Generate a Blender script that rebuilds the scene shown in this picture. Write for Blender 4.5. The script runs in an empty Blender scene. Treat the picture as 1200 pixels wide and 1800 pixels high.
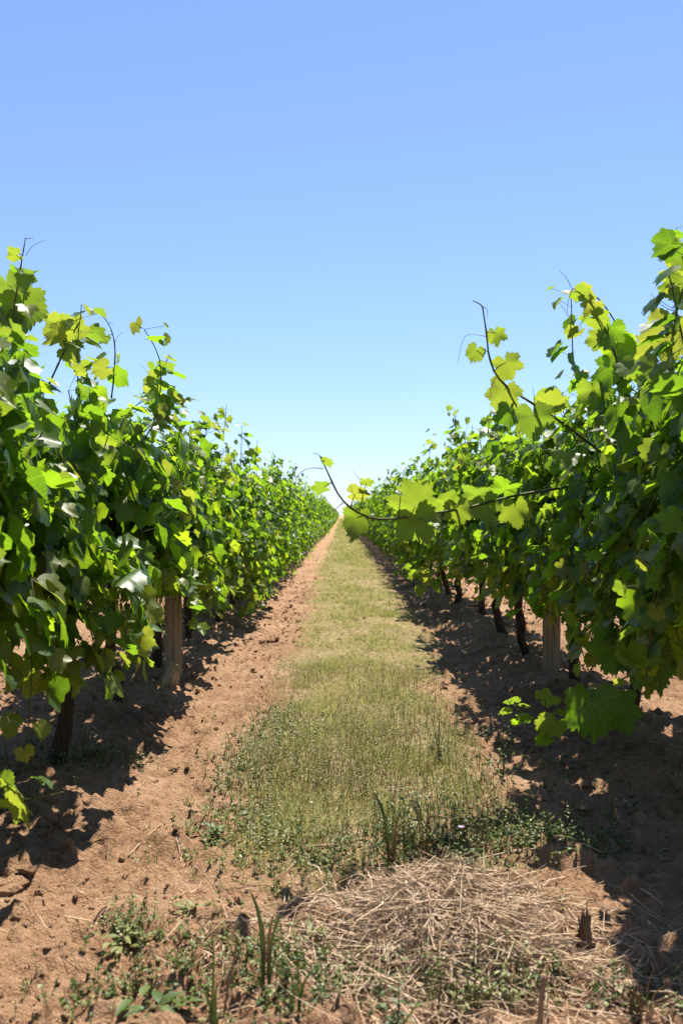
import bpy, math, random
import numpy as np
from mathutils import Vector, Matrix

# ------------------------------------------------------------------ camera, sky, sun, exposure
scene = bpy.context.scene
C = scene.collection
CAM_H = 1.15
F_PX = 1750.0
HORIZON = 905.0

cam_data = bpy.data.cameras.new('camera')
cam = bpy.data.objects.new('camera', cam_data)
C.objects.link(cam)
cam_data.sensor_fit = 'VERTICAL'
cam_data.sensor_height = 36.0
cam_data.sensor_width = 24.0
cam_data.lens = 35.0
cam_data.clip_start = 0.05
cam_data.clip_end = 6000.0
cam.location = (0, 0, CAM_H)
cam.rotation_euler = (math.radians(90.16), 0, 0)
cam_data.dof.use_dof = True
cam_data.dof.focus_distance = 5.0
cam_data.dof.aperture_fstop = 4.5
scene.camera = cam

SUN = Vector((0.17, 0.44, 1.0)).normalized()
world = bpy.data.worlds.new('World')
scene.world = world
world.use_nodes = True
wn = world.node_tree
for n in list(wn.nodes):
    wn.nodes.remove(n)
w_out = wn.nodes.new('ShaderNodeOutputWorld')
w_bg = wn.nodes.new('ShaderNodeBackground')
w_sky = wn.nodes.new('ShaderNodeTexSky')
w_sky.sky_type = 'NISHITA'
w_sky.sun_disc = False
w_sky.sun_elevation = math.asin(SUN.z)
w_sky.sun_rotation = math.atan2(SUN.x, SUN.y)
w_sky.altitude = 200
w_sky.air_density = 1.0
w_sky.dust_density = 0.15
w_sky.ozone_density = 3.0
w_bg.inputs['Strength'].default_value = 0.100
w_mul = wn.nodes.new('ShaderNodeMix'); w_mul.data_type = 'RGBA'; w_mul.blend_type = 'MULTIPLY'
w_mul.inputs[0].default_value = 1.0; w_mul.inputs[7].default_value = (.79, .90, 1.16, 1)      # the clear blue of this sky, the same all over
w_gam = wn.nodes.new('ShaderNodeGamma'); w_gam.inputs[1].default_value = .80
wn.links.new(w_sky.outputs[0], w_gam.inputs[0]); wn.links.new(w_gam.outputs[0], w_mul.inputs[6])
wn.links.new(w_mul.outputs[2], w_bg.inputs['Color'])
wn.links.new(w_bg.outputs[0], w_out.inputs['Surface'])

sun_data = bpy.data.lights.new('sun', 'SUN')
sun_data.energy = 5.0
sun_data.angle = math.radians(0.5)
sun_data.color = (1.0, 0.95, 0.86)
sun = bpy.data.objects.new('sun', sun_data)
C.objects.link(sun)
sun.rotation_euler = SUN.to_track_quat('Z', 'Y').to_euler()
sun.location = (6, 8, 20)

scene.view_settings.view_transform = 'Standard'
scene.view_settings.look = 'None'
scene.view_settings.gamma = 1.0
scene.view_settings.exposure = 1.2
scene.view_settings.use_curve_mapping = False
scene.cycles.max_bounces = 8
scene.cycles.transmission_bounces = 6
scene.cycles.transparent_max_bounces = 4

rng = np.random.default_rng(7)


# ------------------------------------------------------------------ helpers
def at(px, py, d):
    """a point of the place seen at photo pixel (px, py) at distance d along the aisle"""
    return np.array(((px - 600.0) / F_PX * d, d, CAM_H + (HORIZON - py) / F_PX * d))


def nrm(v):
    v = np.asarray(v, float)
    return v / (np.linalg.norm(v, axis=-1, keepdims=True) + 1e-9)


def hash2(ix, iy, seed):
    h = (ix.astype(np.int64) * 374761393 + iy.astype(np.int64) * 668265263 + seed * 974634777) & 0x7fffffff
    h = ((h ^ (h >> 13)) * 1274126177) & 0x7fffffff
    h = h ^ (h >> 16)
    return (h & 0xffff) / 65535.0


def vnoise(x, y, seed=0):
    ix = np.floor(x); iy = np.floor(y)
    fx = x - ix; fy = y - iy
    fx = fx * fx * fx * (fx * (fx * 6 - 15) + 10); fy = fy * fy * fy * (fy * (fy * 6 - 15) + 10)
    a = hash2(ix, iy, seed); b = hash2(ix + 1, iy, seed)
    c = hash2(ix, iy + 1, seed); d = hash2(ix + 1, iy + 1, seed)
    return (a + (b - a) * fx + (c - a) * fy + (a - b - c + d) * fx * fy) * 2 - 1


def fbm(x, y, seed=0, octs=4):
    s = 0; amp = 1.0; t = 0
    for o in range(octs):
        ca, sa = math.cos(o * 1.1 + .3), math.sin(o * 1.1 + .3)
        s = s + amp * vnoise((x * ca - y * sa) * 2 ** o, (x * sa + y * ca) * 2 ** o, seed + o * 17)
        t += amp; amp *= .5
    return s / t


LEFT_X, RIGHT_X = -1.30, 1.47


def strip_edges(y):
    l = -0.42 + 0.10 * vnoise(y * .9, y * 0 + 3.3, 41) + 0.05 * vnoise(y * 3.1, y * 0, 42)
    r = 0.60 + 0.22 * np.clip((y - 6.0) / 5.0, 0, 1) + 0.09 * vnoise(y * .8, y * 0 + 9.1, 43) + 0.05 * vnoise(y * 3.3, y * 0, 44)
    return l, r


def strip_mask(x, y):
    l, r = strip_edges(y)
    w = 0.10
    return np.clip((x - l) / w + .5, 0, 1) * np.clip((r - x) / w + .5, 0, 1) * np.clip((y - 2.95 - .2 * vnoise(x * 3, y * 3, 45)) / .4, 0, 1)


def strip_soft(x, y):
    l, r = strip_edges(y)
    j = .16 * fbm(x * 4, y * 3.4, 47, 3)
    return np.clip((x - l + j) / .26 + .30, 0, 1) * np.clip((r - x + j) / .26 + .45, 0, 1) * np.clip((y - 2.75 + 1.2 * j) / 1.0, 0, 1)


def ground_h(x, y):
    x = np.asarray(x, float); y = np.asarray(y, float)
    near = 1.0 / (1.0 + (np.maximum(y, 0) / 30.0) ** 2)
    m = strip_mask(x, y)
    h = 0.030 * fbm(x * .7, y * .7, 1, 3) * near
    h = h + 0.05 * np.exp(-((x - LEFT_X) / .40) ** 2) + 0.05 * np.exp(-((x - RIGHT_X) / .40) ** 2)
    h = h - 0.030 * np.exp(-((x + .78) / .26) ** 2) - 0.02 * np.exp(-((x - .98) / .2) ** 2) + 0.02 * m
    lump = fbm(x * 5.0, y * 5.0, 5, 3)
    ridg = 1 - np.abs(fbm(x * 11, y * 11, 9, 3)) * 2
    fine = fbm(x * 30, y * 30, 13, 2)
    bare = 1 - 0.65 * m
    h = h + near * bare * (0.022 * lump + 0.016 * ridg + 0.013 * fine)
    # crumbly clods: raised cells
    cl = np.clip(fbm(x * 16, y * 14, 21, 2) - .12, 0, 1)
    h = h + near * bare * 0.075 * cl
    return h - 0.005


def gz(x, y):
    return float(ground_h(np.array([x]), np.array([y]))[0])


class MB:
    """collects triangles into one mesh, with a leaf coordinate and a tint per vertex"""
    def __init__(self):
        self.V = []; self.F = []; self.U = []; self.T = []; self.M = []; self.n = 0

    def add(self, V, F, U=None, T=0.0, M=0):
        V = np.asarray(V, np.float32).reshape(-1, 3); F = np.asarray(F, np.int32).reshape(-1, 3)
        self.V.append(V); self.F.append(F + self.n)
        self.U.append(np.zeros((len(V), 3), np.float32) if U is None else np.asarray(U, np.float32))
        self.T.append(np.full(len(V), T, np.float32) if np.isscalar(T) else np.asarray(T, np.float32))
        self.M.append(np.full(len(F), M, np.int32) if np.isscalar(M) else np.asarray(M, np.int32))
        self.n += len(V)

    def mesh(self, name, mats, smooth=True):
        me = bpy.data.meshes.new(name)
        if self.n:
            V = np.concatenate(self.V); F = np.concatenate(self.F)
            me.vertices.add(len(V)); me.vertices.foreach_set('co', V.ravel())
            me.loops.add(F.size); me.loops.foreach_set('vertex_index', F.ravel())
            me.polygons.add(len(F))
            me.polygons.foreach_set('loop_start', np.arange(0, F.size, 3, dtype=np.int32))
            me.polygons.foreach_set('material_index', np.concatenate(self.M))
            me.polygons.foreach_set('use_smooth', np.full(len(F), smooth, dtype=bool))
            a = me.attributes.new('luv', 'FLOAT_VECTOR', 'POINT'); a.data.foreach_set('vector', np.concatenate(self.U).ravel())
            b = me.attributes.new('tint', 'FLOAT', 'POINT'); b.data.foreach_set('value', np.concatenate(self.T))
            me.update(calc_edges=True)
        for m in mats:
            me.materials.append(m)
        return me


def link(name, data, parent=None, loc=None):
    o = bpy.data.objects.new(name, data)
    C.objects.link(o)
    if parent is not None:
        o.parent = parent
    if loc is not None:
        o.location = loc
    return o


def tag(o, label=None, cat=None, group=None, kind=None):
    if label: o['label'] = label
    if cat: o['category'] = cat
    if group: o['group'] = group
    if kind: o['kind'] = kind
    return o


def tube(P, R, n=5, twist=0.0, cap=True):
    P = np.asarray(P, float); k = len(P)
    R = np.full(k, R, float) if np.isscalar(R) else np.asarray(R, float)
    T = nrm(np.gradient(P, axis=0))
    ref = np.array((0.31, 0.77, 0.12))
    if abs(np.dot(nrm(ref), T[0])) > .9:
        ref = np.array((1., 0, 0))
    A = nrm(np.cross(T, ref)); B = np.cross(T, A)
    ang = np.arange(n) / n * 2 * np.pi + twist
    V = P[:, None, :] + R[:, None, None] * (np.cos(ang)[None, :, None] * A[:, None, :] + np.sin(ang)[None, :, None] * B[:, None, :])
    V = V.reshape(-1, 3); F = []
    for i in range(k - 1):
        for j in range(n):
            a = i * n + j; b = i * n + (j + 1) % n
            F += [(a, b, a + n), (b, b + n, a + n)]
    if cap:
        V = np.vstack([V, P[0], P[-1]]); c0 = k * n
        for j in range(n):
            F += [((j + 1) % n, j, c0), ((k - 1) * n + j, (k - 1) * n + (j + 1) % n, c0 + 1)]
    return V, np.array(F)


def smooth_path(P, n):
    P = np.asarray(P, float)
    k = len(P); t = np.linspace(0, k - 1, n); out = []
    for u in t:
        i = min(int(u), k - 2); f = u - i
        p0 = P[max(i - 1, 0)]; p1 = P[i]; p2 = P[i + 1]; p3 = P[min(i + 2, k - 1)]
        out.append(.5 * ((2 * p1) + (-p0 + p2) * f + (2 * p0 - 5 * p1 + 4 * p2 - p3) * f ** 2 + (-p0 + 3 * p1 - 3 * p2 + p3) * f ** 3))
    return np.array(out)


# ------------------------------------------------------------------ materials
def new_mat(name):
    m = bpy.data.materials.new(name); m.use_nodes = True
    nt = m.node_tree
    for n in list(nt.nodes): nt.nodes.remove(n)
    out = nt.nodes.new('ShaderNodeOutputMaterial')
    return m, nt, out


class NT:
    def __init__(self, nt): self.nt = nt
    def n(self, typ, **kw):
        nd = self.nt.nodes.new(typ)
        for k, v in kw.items(): setattr(nd, k, v)
        return nd
    def l(self, a, b): self.nt.links.new(a, b)
    def val(self, s, v):
        if hasattr(v, 'is_linked'): self.l(v, s)
        else: s.default_value = v
    def math(self, op, a, b=0.0, c=None, clamp=False):
        nd = self.n('ShaderNodeMath', operation=op, use_clamp=clamp)
        self.val(nd.inputs[0], a); self.val(nd.inputs[1], b)
        if c is not None: self.val(nd.inputs[2], c)
        return nd.outputs[0]
    def mix(self, f, a, b, mode='MIX'):
        nd = self.n('ShaderNodeMix', data_type='RGBA', blend_type=mode)
        self.val(nd.inputs[0], f)
        for s, v in ((nd.inputs[6], a), (nd.inputs[7], b)):
            if hasattr(v, 'is_linked'): self.l(v, s)
            else: s.default_value = (*v, 1) if len(v) == 3 else v
        return nd.outputs[2]
    def ramp(self, f, stops, interp='LINEAR'):
        nd = self.n('ShaderNodeValToRGB'); cr = nd.color_ramp; cr.interpolation = interp
        while len(cr.elements) > 1: cr.elements.remove(cr.elements[-1])
        cr.elements[0].position = stops[0][0]; cr.elements[0].color = (*stops[0][1], 1)
        for p, c in stops[1:]:
            e = cr.elements.new(p); e.color = (*c, 1)
        self.l(f, nd.inputs[0]); return nd.outputs[0]
    def noise(self, vec, scale, detail=3, rough=.55):
        nd = self.n('ShaderNodeTexNoise'); nd.inputs['Scale'].default_value = scale
        nd.inputs['Detail'].default_value = detail; nd.inputs['Roughness'].default_value = rough
        if vec is not None: self.l(vec, nd.inputs['Vector'])
        return nd.outputs[0]
    def attr(self, name):
        return self.n('ShaderNodeAttribute', attribute_name=name)


def leaf_material(name, stops, trans_gain=(2.3, 2.6, 1.0), trans=.45, rough=.38, vein=True, spec=.5):
    m, nt, out = new_mat(name); g = NT(nt)
    info = g.n('ShaderNodeObjectInfo')
    r = g.math('FRACT', g.math('ADD', g.attr('tint').outputs['Fac'], info.outputs['Random']))
    col = g.ramp(r, stops)
    luv = g.attr('luv').outputs['Vector']
    geo = g.n('ShaderNodeNewGeometry')
    nz = g.noise(luv, 3.0, 3)
    col = g.mix(g.math('MULTIPLY', nz, .35), col, (.06, .09, .012))
    if vein:
        sep = g.n('ShaderNodeSeparateXYZ'); g.l(luv, sep.inputs[0])
        ax = g.math('ABSOLUTE', sep.outputs[0]); y = sep.outputs[1]
        best = None; bt = None
        for th in (0, 50, 106):
            s, c = math.sin(math.radians(th)), math.cos(math.radians(th))
            d = g.math('ABSOLUTE', g.math('SUBTRACT', g.math('MULTIPLY', ax, c), g.math('MULTIPLY', y, s)))
            proj = g.math('ADD', g.math('MULTIPLY', ax, s), g.math('MULTIPLY', y, c))
            d = g.math('ADD', d, g.math('MULTIPLY', g.math('LESS_THAN', proj, 0.0), 1.0))
            t = g.math('SUBTRACT', proj, g.math('MULTIPLY', d, .75))
            if best is None: best, bt = d, t
            else:
                less = g.math('LESS_THAN', d, best)
                bt = g.math('ADD', g.math('MULTIPLY', less, t), g.math('MULTIPLY', g.math('SUBTRACT', 1.0, less), bt))
                best = g.math('MINIMUM', best, d)
        v = g.math('SUBTRACT', 1.0, g.math('DIVIDE', best, .022), clamp=True)
        v2 = g.math('POWER', g.math('ABSOLUTE', g.math('SINE', g.math('MULTIPLY', bt, 20.0))), 14.0)
        v2n = g.math('SUBTRACT', 1.0, v2)
        v = g.math('MAXIMUM', v, g.math('MULTIPLY', v2, .45))
        col = g.mix(g.math('MULTIPLY', v, .38), col, (.13, .17, .05))
    # brown scorch spots and dust, a few on some leaves
    sp = g.math('MULTIPLY', g.math('GREATER_THAN', g.noise(luv, 4.5, 2, .6), .74), g.math('GREATER_THAN', r, .55))
    col = g.mix(g.math('MULTIPLY', sp, .6), col, (.16, .10, .03))
    back = geo.outputs['Backfacing']
    colr = g.mix(g.math('MULTIPLY', back, .40), col, (.09, .14, .06))
    pb = g.n('ShaderNodeBsdfPrincipled')
    g.l(colr, pb.inputs['Base Color'])
    g.val(pb.inputs['Roughness'], g.math('ADD', rough, g.math('MULTIPLY', back, .25)))
    pb.inputs['Specular IOR Level'].default_value = spec
    tr = g.n('ShaderNodeBsdfTranslucent')
    g.l(g.mix(1.0, col, trans_gain, 'MULTIPLY'), tr.inputs['Color'])
    mx = g.n('ShaderNodeMixShader'); mx.inputs[0].default_value = trans
    g.l(pb.outputs[0], mx.inputs[1]); g.l(tr.outputs[0], mx.inputs[2])
    bump = g.n('ShaderNodeBump'); bump.inputs['Strength'].default_value = .25; bump.inputs['Distance'].default_value = .006
    g.l(g.noise(luv, 2.6, 1), bump.inputs['Height']); g.l(bump.outputs[0], pb.inputs['Normal'])
    g.l(mx.outputs[0], out.inputs['Surface'])
    return m


M_LEAF = leaf_material('vine_leaf', [(0, (.020, .060, .010)), (.4, (.034, .086, .011)), (.75, (.052, .110, .014)), (1, (.085, .140, .016))], (5.7, 4.9, 1.1), .48, .40, True, .30)
M_YOUNG = leaf_material('young_vine_leaf', [(0, (.08, .135, .018)), (.5, (.115, .155, .020)), (1, (.15, .16, .030))], (3.0, 2.9, 1.3), .50, .44, True, .35)


def simple_mat(name, stops, scale=8.0, rough=.8, bump=.3, bscale=30.0, stretch=(1, 1, 1), spec=.2, tint=False, trans=0.0):
    m, nt, out = new_mat(name); g = NT(nt)
    tc = g.n('ShaderNodeTexCoord'); mp = g.n('ShaderNodeMapping'); mp.inputs['Scale'].default_value = stretch
    g.l(tc.outputs['Object'], mp.inputs['Vector'])
    f = g.noise(mp.outputs[0], scale, 4, .6)
    if tint:
        info = g.n('ShaderNodeObjectInfo')
        r = g.math('FRACT', g.math('ADD', g.attr('tint').outputs['Fac'], info.outputs['Random']))
        f = g.math('ADD', g.math('MULTIPLY', f, .25), g.math('MULTIPLY', r, .8))
    else:
        f = g.math('ADD', g.math('MULTIPLY', g.math('SUBTRACT', f, .5), 1.8), .5, clamp=True)
    col = g.ramp(f, stops)
    pb = g.n('ShaderNodeBsdfPrincipled'); g.l(col, pb.inputs['Base Color'])
    pb.inputs['Roughness'].default_value = rough; pb.inputs['Specular IOR Level'].default_value = spec
    if bump:
        b = g.n('ShaderNodeBump'); b.inputs['Strength'].default_value = bump; b.inputs['Distance'].default_value = .01
        g.l(g.noise(mp.outputs[0], bscale, 4), b.inputs['Height']); g.l(b.outputs[0], pb.inputs['Normal'])
    if trans:
        tr = g.n('ShaderNodeBsdfTranslucent'); g.l(col, tr.inputs['Color'])
        mx = g.n('ShaderNodeMixShader'); mx.inputs[0].default_value = trans
        g.l(pb.outputs[0], mx.inputs[1]); g.l(tr.outputs[0], mx.inputs[2]); g.l(mx.outputs[0], out.inputs['Surface'])
    else:
        g.l(pb.outputs[0], out.inputs['Surface'])
    return m


M_BARK = simple_mat('vine_bark', [(0, (.020, .013, .009)), (.5, (.045, .030, .020)), (1, (.10, .07, .048))], 14, .9, .9, 45, (3, 3, .6))
M_CANE = simple_mat('green_cane', [(0, (.05, .06, .015)), (.6, (.09, .10, .025)), (1, (.12, .085, .03))], 9, .5, 0)
M_TENDRIL = simple_mat('tendril', [(0, (.05, .05, .02)), (1, (.10, .09, .03))], 9, .5, 0)
M_POST = simple_mat('weathered_timber', [(0, (.13, .10, .065)), (.5, (.24, .19, .13)), (1, (.36, .30, .21))], 7, .85, .6, 26, (6, 6, .5))
M_ROT = simple_mat('rotten_wood', [(0, (.04, .025, .015)), (.5, (.14, .09, .05)), (1, (.30, .20, .11))], 10, .9, .9, 30, (5, 5, .7))
M_STONE = simple_mat('pale_stone', [(0, (.20, .15, .08)), (.5, (.34, .27, .15)), (1, (.46, .38, .24))], 14, .95, .8, 40)
M_STRAW = simple_mat('dry_straw', [(0, (.16, .095, .05)), (.35, (.33, .215, .125)), (.7, (.44, .31, .195)), (1, (.56, .42, .28))], 6, .6, 0, tint=True, spec=.35)
M_STICK = simple_mat('dry_stick', [(0, (.20, .11, .06)), (1, (.38, .24, .14))], 12, .7, .3, 40, (4, 4, .6))
M_TWIG = simple_mat('dark_twig', [(0, (.02, .015, .012)), (1, (.05, .035, .025))], 12, .8, .3)
M_GRASS = simple_mat('strip_grass', [(0, (.14, .20, .032)), (.34, (.25, .28, .058)), (.62, (.38, .34, .12)), (1, (.55, .46, .25))], 2, .6, 0, tint=True, spec=.3, trans=.5)
M_BLADE = simple_mat('green_blade', [(0, (.05, .085, .018)), (1, (.12, .15, .04))], 4, .45, 0, spec=.4, trans=.35)
M_DRYBLADE = simple_mat('brown_blade', [(0, (.09, .045, .02)), (1, (.25, .15, .07))], 6, .7, 0, trans=.25)
M_WEED = simple_mat('weed_leaf', [(0, (.035, .070, .014)), (.5, (.075, .12, .022)), (1, (.15, .18, .045))], 3, .5, 0, tint=True, spec=.4, trans=.35)
M_PALEWEED = simple_mat('pale_weed_leaf', [(0, (.11, .14, .03)), (.5, (.20, .22, .065)), (1, (.34, .33, .14))], 3, .5, 0, tint=True, spec=.4, trans=.4)
M_SEED = simple_mat('seed_heads', [(0, (.28, .22, .10)), (.5, (.46, .37, .22)), (1, (.62, .53, .38))], 3, .8, 0, tint=True, trans=.3)
M_FLOWER = simple_mat('mauve_petal', [(0, (.42, .25, .40)), (1, (.60, .45, .58))], 3, .6, 0, trans=.3)


def soil_material():
    m, nt, out = new_mat('red_brown_soil'); g = NT(nt)
    tc = g.n('ShaderNodeTexCoord'); P = tc.outputs['Object']
    n1 = g.noise(P, 1.3, 4); n2 = g.noise(P, 18, 5, .65); n3 = g.noise(P, 90, 3, .6)
    f = g.math('ADD', g.math('MULTIPLY', n1, .45), g.math('ADD', g.math('MULTIPLY', n2, .45), g.math('MULTIPLY', n3, .25)))
    f = g.math('MULTIPLY_ADD', g.math('SUBTRACT', f, .56), 3.4, .5, clamp=True)
    soil = g.ramp(f, [(0, (.11, .060, .032)), (.4, (.31, .176, .098)), (.8, (.42, .258, .152)), (1, (.49, .325, .205))])
    # dead grass and thatch among the soil of the middle strip
    th = g.ramp(g.math('MULTIPLY_ADD', g.math('SUBTRACT', g.noise(P, 26, 5, .7), .5), 3, .5, clamp=True),
                [(0, (.14, .110, .045)), (.5, (.28, .225, .100)), (1, (.42, .33, .18))])
    mask = g.attr('tint').outputs['Fac']
    edge = g.math('MULTIPLY_ADD', g.math('SUBTRACT', g.noise(P, 7, 4, .7), .5), 1.6, 0.0)
    mk = g.math('MULTIPLY', g.math('ADD', mask, g.math('MULTIPLY', edge, g.math('GREATER_THAN', mask, .02)), clamp=True), .9)
    col = g.mix(mk, soil, th)
    pb = g.n('ShaderNodeBsdfPrincipled'); g.l(col, pb.inputs['Base Color'])
    pb.inputs['Roughness'].default_value = .95; pb.inputs['Specular IOR Level'].default_value = .1
    b1 = g.n('ShaderNodeBump'); b1.inputs['Strength'].default_value = 1.0; b1.inputs['Distance'].default_value = .03
    hh = g.math('ADD', g.noise(P, 55, 5, .65), g.math('MULTIPLY', g.noise(P, 160, 3, .6), .5))
    g.l(hh, b1.inputs['Height']); g.l(b1.outputs[0], pb.inputs['Normal'])
    g.l(pb.outputs[0], out.inputs['Surface'])
    return m


M_SOIL = soil_material()


# ------------------------------------------------------------------ ground
def build_ground():
    ys = [-60, -30, -14, -7, -3.5, -1.8, -0.8, -.2, .3, .7, 1.0, 1.2]
    y = 1.2
    while y < 420:
        y += max(.013, .0058 * y); ys.append(y)
    ys += [520, 700, 1000, 1600, 2600, 4200]
    ys = np.array(ys, float)
    core = np.arange(-2.7, 2.7001, .018)
    side = [2.76, 2.84, 2.95, 3.1, 3.3, 3.6, 4, 4.6, 5.5, 7, 9, 12, 17, 25, 40, 70, 130, 260, 600, 1500, 4000]
    xs = np.concatenate([-np.array(side[::-1]), core, np.array(side)])
    X, Y = np.meshgrid(xs, ys)
    x = X.ravel(); y = Y.ravel()
    z = ground_h(np.clip(x, -6, 6), np.clip(y, 0, 500))
    far = np.clip((np.abs(x) - 3) / 3, 0, 1)
    z = z * (1 - far) - 0.005 * far
    V = np.stack([x, y, z], 1)
    ny, nx = X.shape
    i = (np.arange(ny - 1)[:, None] * nx + np.arange(nx - 1)[None]).ravel()
    F = np.concatenate([np.stack([i, i + 1, i + nx], 1), np.stack([i + 1, i + nx + 1, i + nx], 1)])
    mb = MB(); mb.add(V, F, None, strip_soft(x, y) * (np.abs(x) < 3))
    o = link('ground', mb.mesh('ground', [M_SOIL]))
    tag(o, 'bare red brown soil of the vineyard aisle, rough and crumbly', 'ground', kind='structure')


build_ground()


# ------------------------------------------------------------------ leaves
HALF = [(9, .90), (20, .87), (31, .74), (43, .88), (54, .91), (67, .80), (81, .68), (97, .77), (113, .74), (133, .64), (157, .54)]


def leaf_arrays(lod, rs):
    """grape leaf: stalk end at the origin, tip towards +Y, upper side +Z, about 1 from stalk to tip"""
    if lod <= 0: half = HALF; tip = 1.0; base = .10
    elif lod == 1: half = [(16, .86), (31, .70), (52, .90), (80, .62), (106, .74), (150, .52)]; tip = 1.0; base = .1
    else: half = [(50, .86), (110, .68)]; tip = 1.0; base = .25
    pts = [(0, tip)] + half + [(180, base)] + [(-a, r) for a, r in half[::-1]]
    ang = np.radians([p[0] for p in pts]); rad = np.array([p[1] for p in pts])
    deep = rs.uniform(-.10, .16)                     # how deeply lobed
    lobe = np.cos(np.degrees(np.abs(ang)) / 53.0 * 2 * np.pi)
    rad = rad * (1 + deep * .5 * lobe) * (1 + rs.normal(0, .055, len(rad)))
    ang = ang + np.where(np.abs(ang) < 3.1, rs.normal(0, .035, len(ang)), 0)
    if lod == -1:                                    # saw teeth between the main points
        a2 = np.append(ang, ang[0] + 2 * np.pi); a2 = np.unwrap(a2); r2 = np.append(rad, rad[0])
        am = []; rm = []
        for i in range(len(ang)):
            am += [a2[i], a2[i] + (a2[i + 1] - a2[i]) * .36, a2[i] + (a2[i + 1] - a2[i]) * .52]
            rr = r2[i] + (r2[i + 1] - r2[i]) * .45
            rm += [r2[i], rr * .93, rr * (1.05 if rr > .35 else 1.0)]
        ang = np.array(am); rad = np.array(rm)
    x = np.sin(ang) * rad * rs.uniform(.92, 1.10); y = np.cos(ang) * rad
    n = len(ang)
    fold = rs.uniform(-.08, .50); droop = rs.uniform(.05, .65); wave = rs.uniform(.05, .16); ph = rs.uniform(0, 6.28); cup = rs.uniform(-.25, .35)
    side = rs.normal(0, .12)

    def zz(x, y):
        r = np.hypot(x, y); a = np.arctan2(x, y)
        return fold * np.abs(x) - droop * np.clip(y, 0, None) ** 2 * .7 - cup * r * r + wave * np.sin(3 * a + ph) * r + .5 * wave * np.sin(7 * a + 2 * ph) * r * r + side * x * y
    if lod <= 0:
        st = 2 if lod == 0 else 3
        xi = x[::st] * .55; yi = y[::st] * .55
        V = np.concatenate([[[0, 0, 0]], np.stack([xi, yi, zz(xi, yi)], 1), np.stack([x, y, zz(x, y)], 1)])
        k = n // st; F = []
        for j in range(k):
            a = 1 + j; b = 1 + (j + 1) % k
            F.append((0, b, a))
            o = [1 + k + (st * j + q) % n for q in range(st + 1)]
            h = (st + 1) // 2
            for q in range(st):
                if q == h: F.append((a, b, o[q]))
                F.append((a if q < h else b, o[q + 1], o[q]))
    else:
        V = np.concatenate([[[0, 0, 0]], np.stack([x, y, zz(x, y)], 1)])
        F = [(0, 1 + (j + 1) % n, 1 + j) for j in range(n)]
    U = V.copy(); U[:, 2] = 0
    return V.astype(np.float32), np.array(F), U.astype(np.float32)


rs0 = np.random.default_rng(11)
LEAF = {-1: [leaf_arrays(-1, rs0) for _ in range(9)], 0: [leaf_arrays(0, rs0) for _ in range(12)], 1: [leaf_arrays(1, rs0) for _ in range(6)], 2: [leaf_arrays(2, rs0) for _ in range(4)]}


def leaf_mesh(V, F, U, mat, name):
    mb = MB(); mb.add(V, F, U)
    return mb.mesh(name, [mat, M_CANE])


LEAF_ME = [leaf_mesh(*a, M_LEAF, 'leaf') for a in LEAF[0]]
YOUNG_ME = [leaf_mesh(*a, M_YOUNG, 'young_leaf') for a in LEAF[0]]
BIG_ME = [leaf_mesh(*a, M_LEAF, 'large_leaf') for a in LEAF[-1]]
BIG_YOUNG_ME = [leaf_mesh(*a, M_YOUNG, 'large_young_leaf') for a in LEAF[-1]]


def leaf_frames(N, T):
    """rotation matrices (k,3,3) with columns x, y(tip), z(normal)"""
    N = nrm(N); T = T - (T * N).sum(1, keepdims=True) * N; T = nrm(T)
    X = np.cross(T, N)
    return np.stack([X, T, N], 2)


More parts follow.
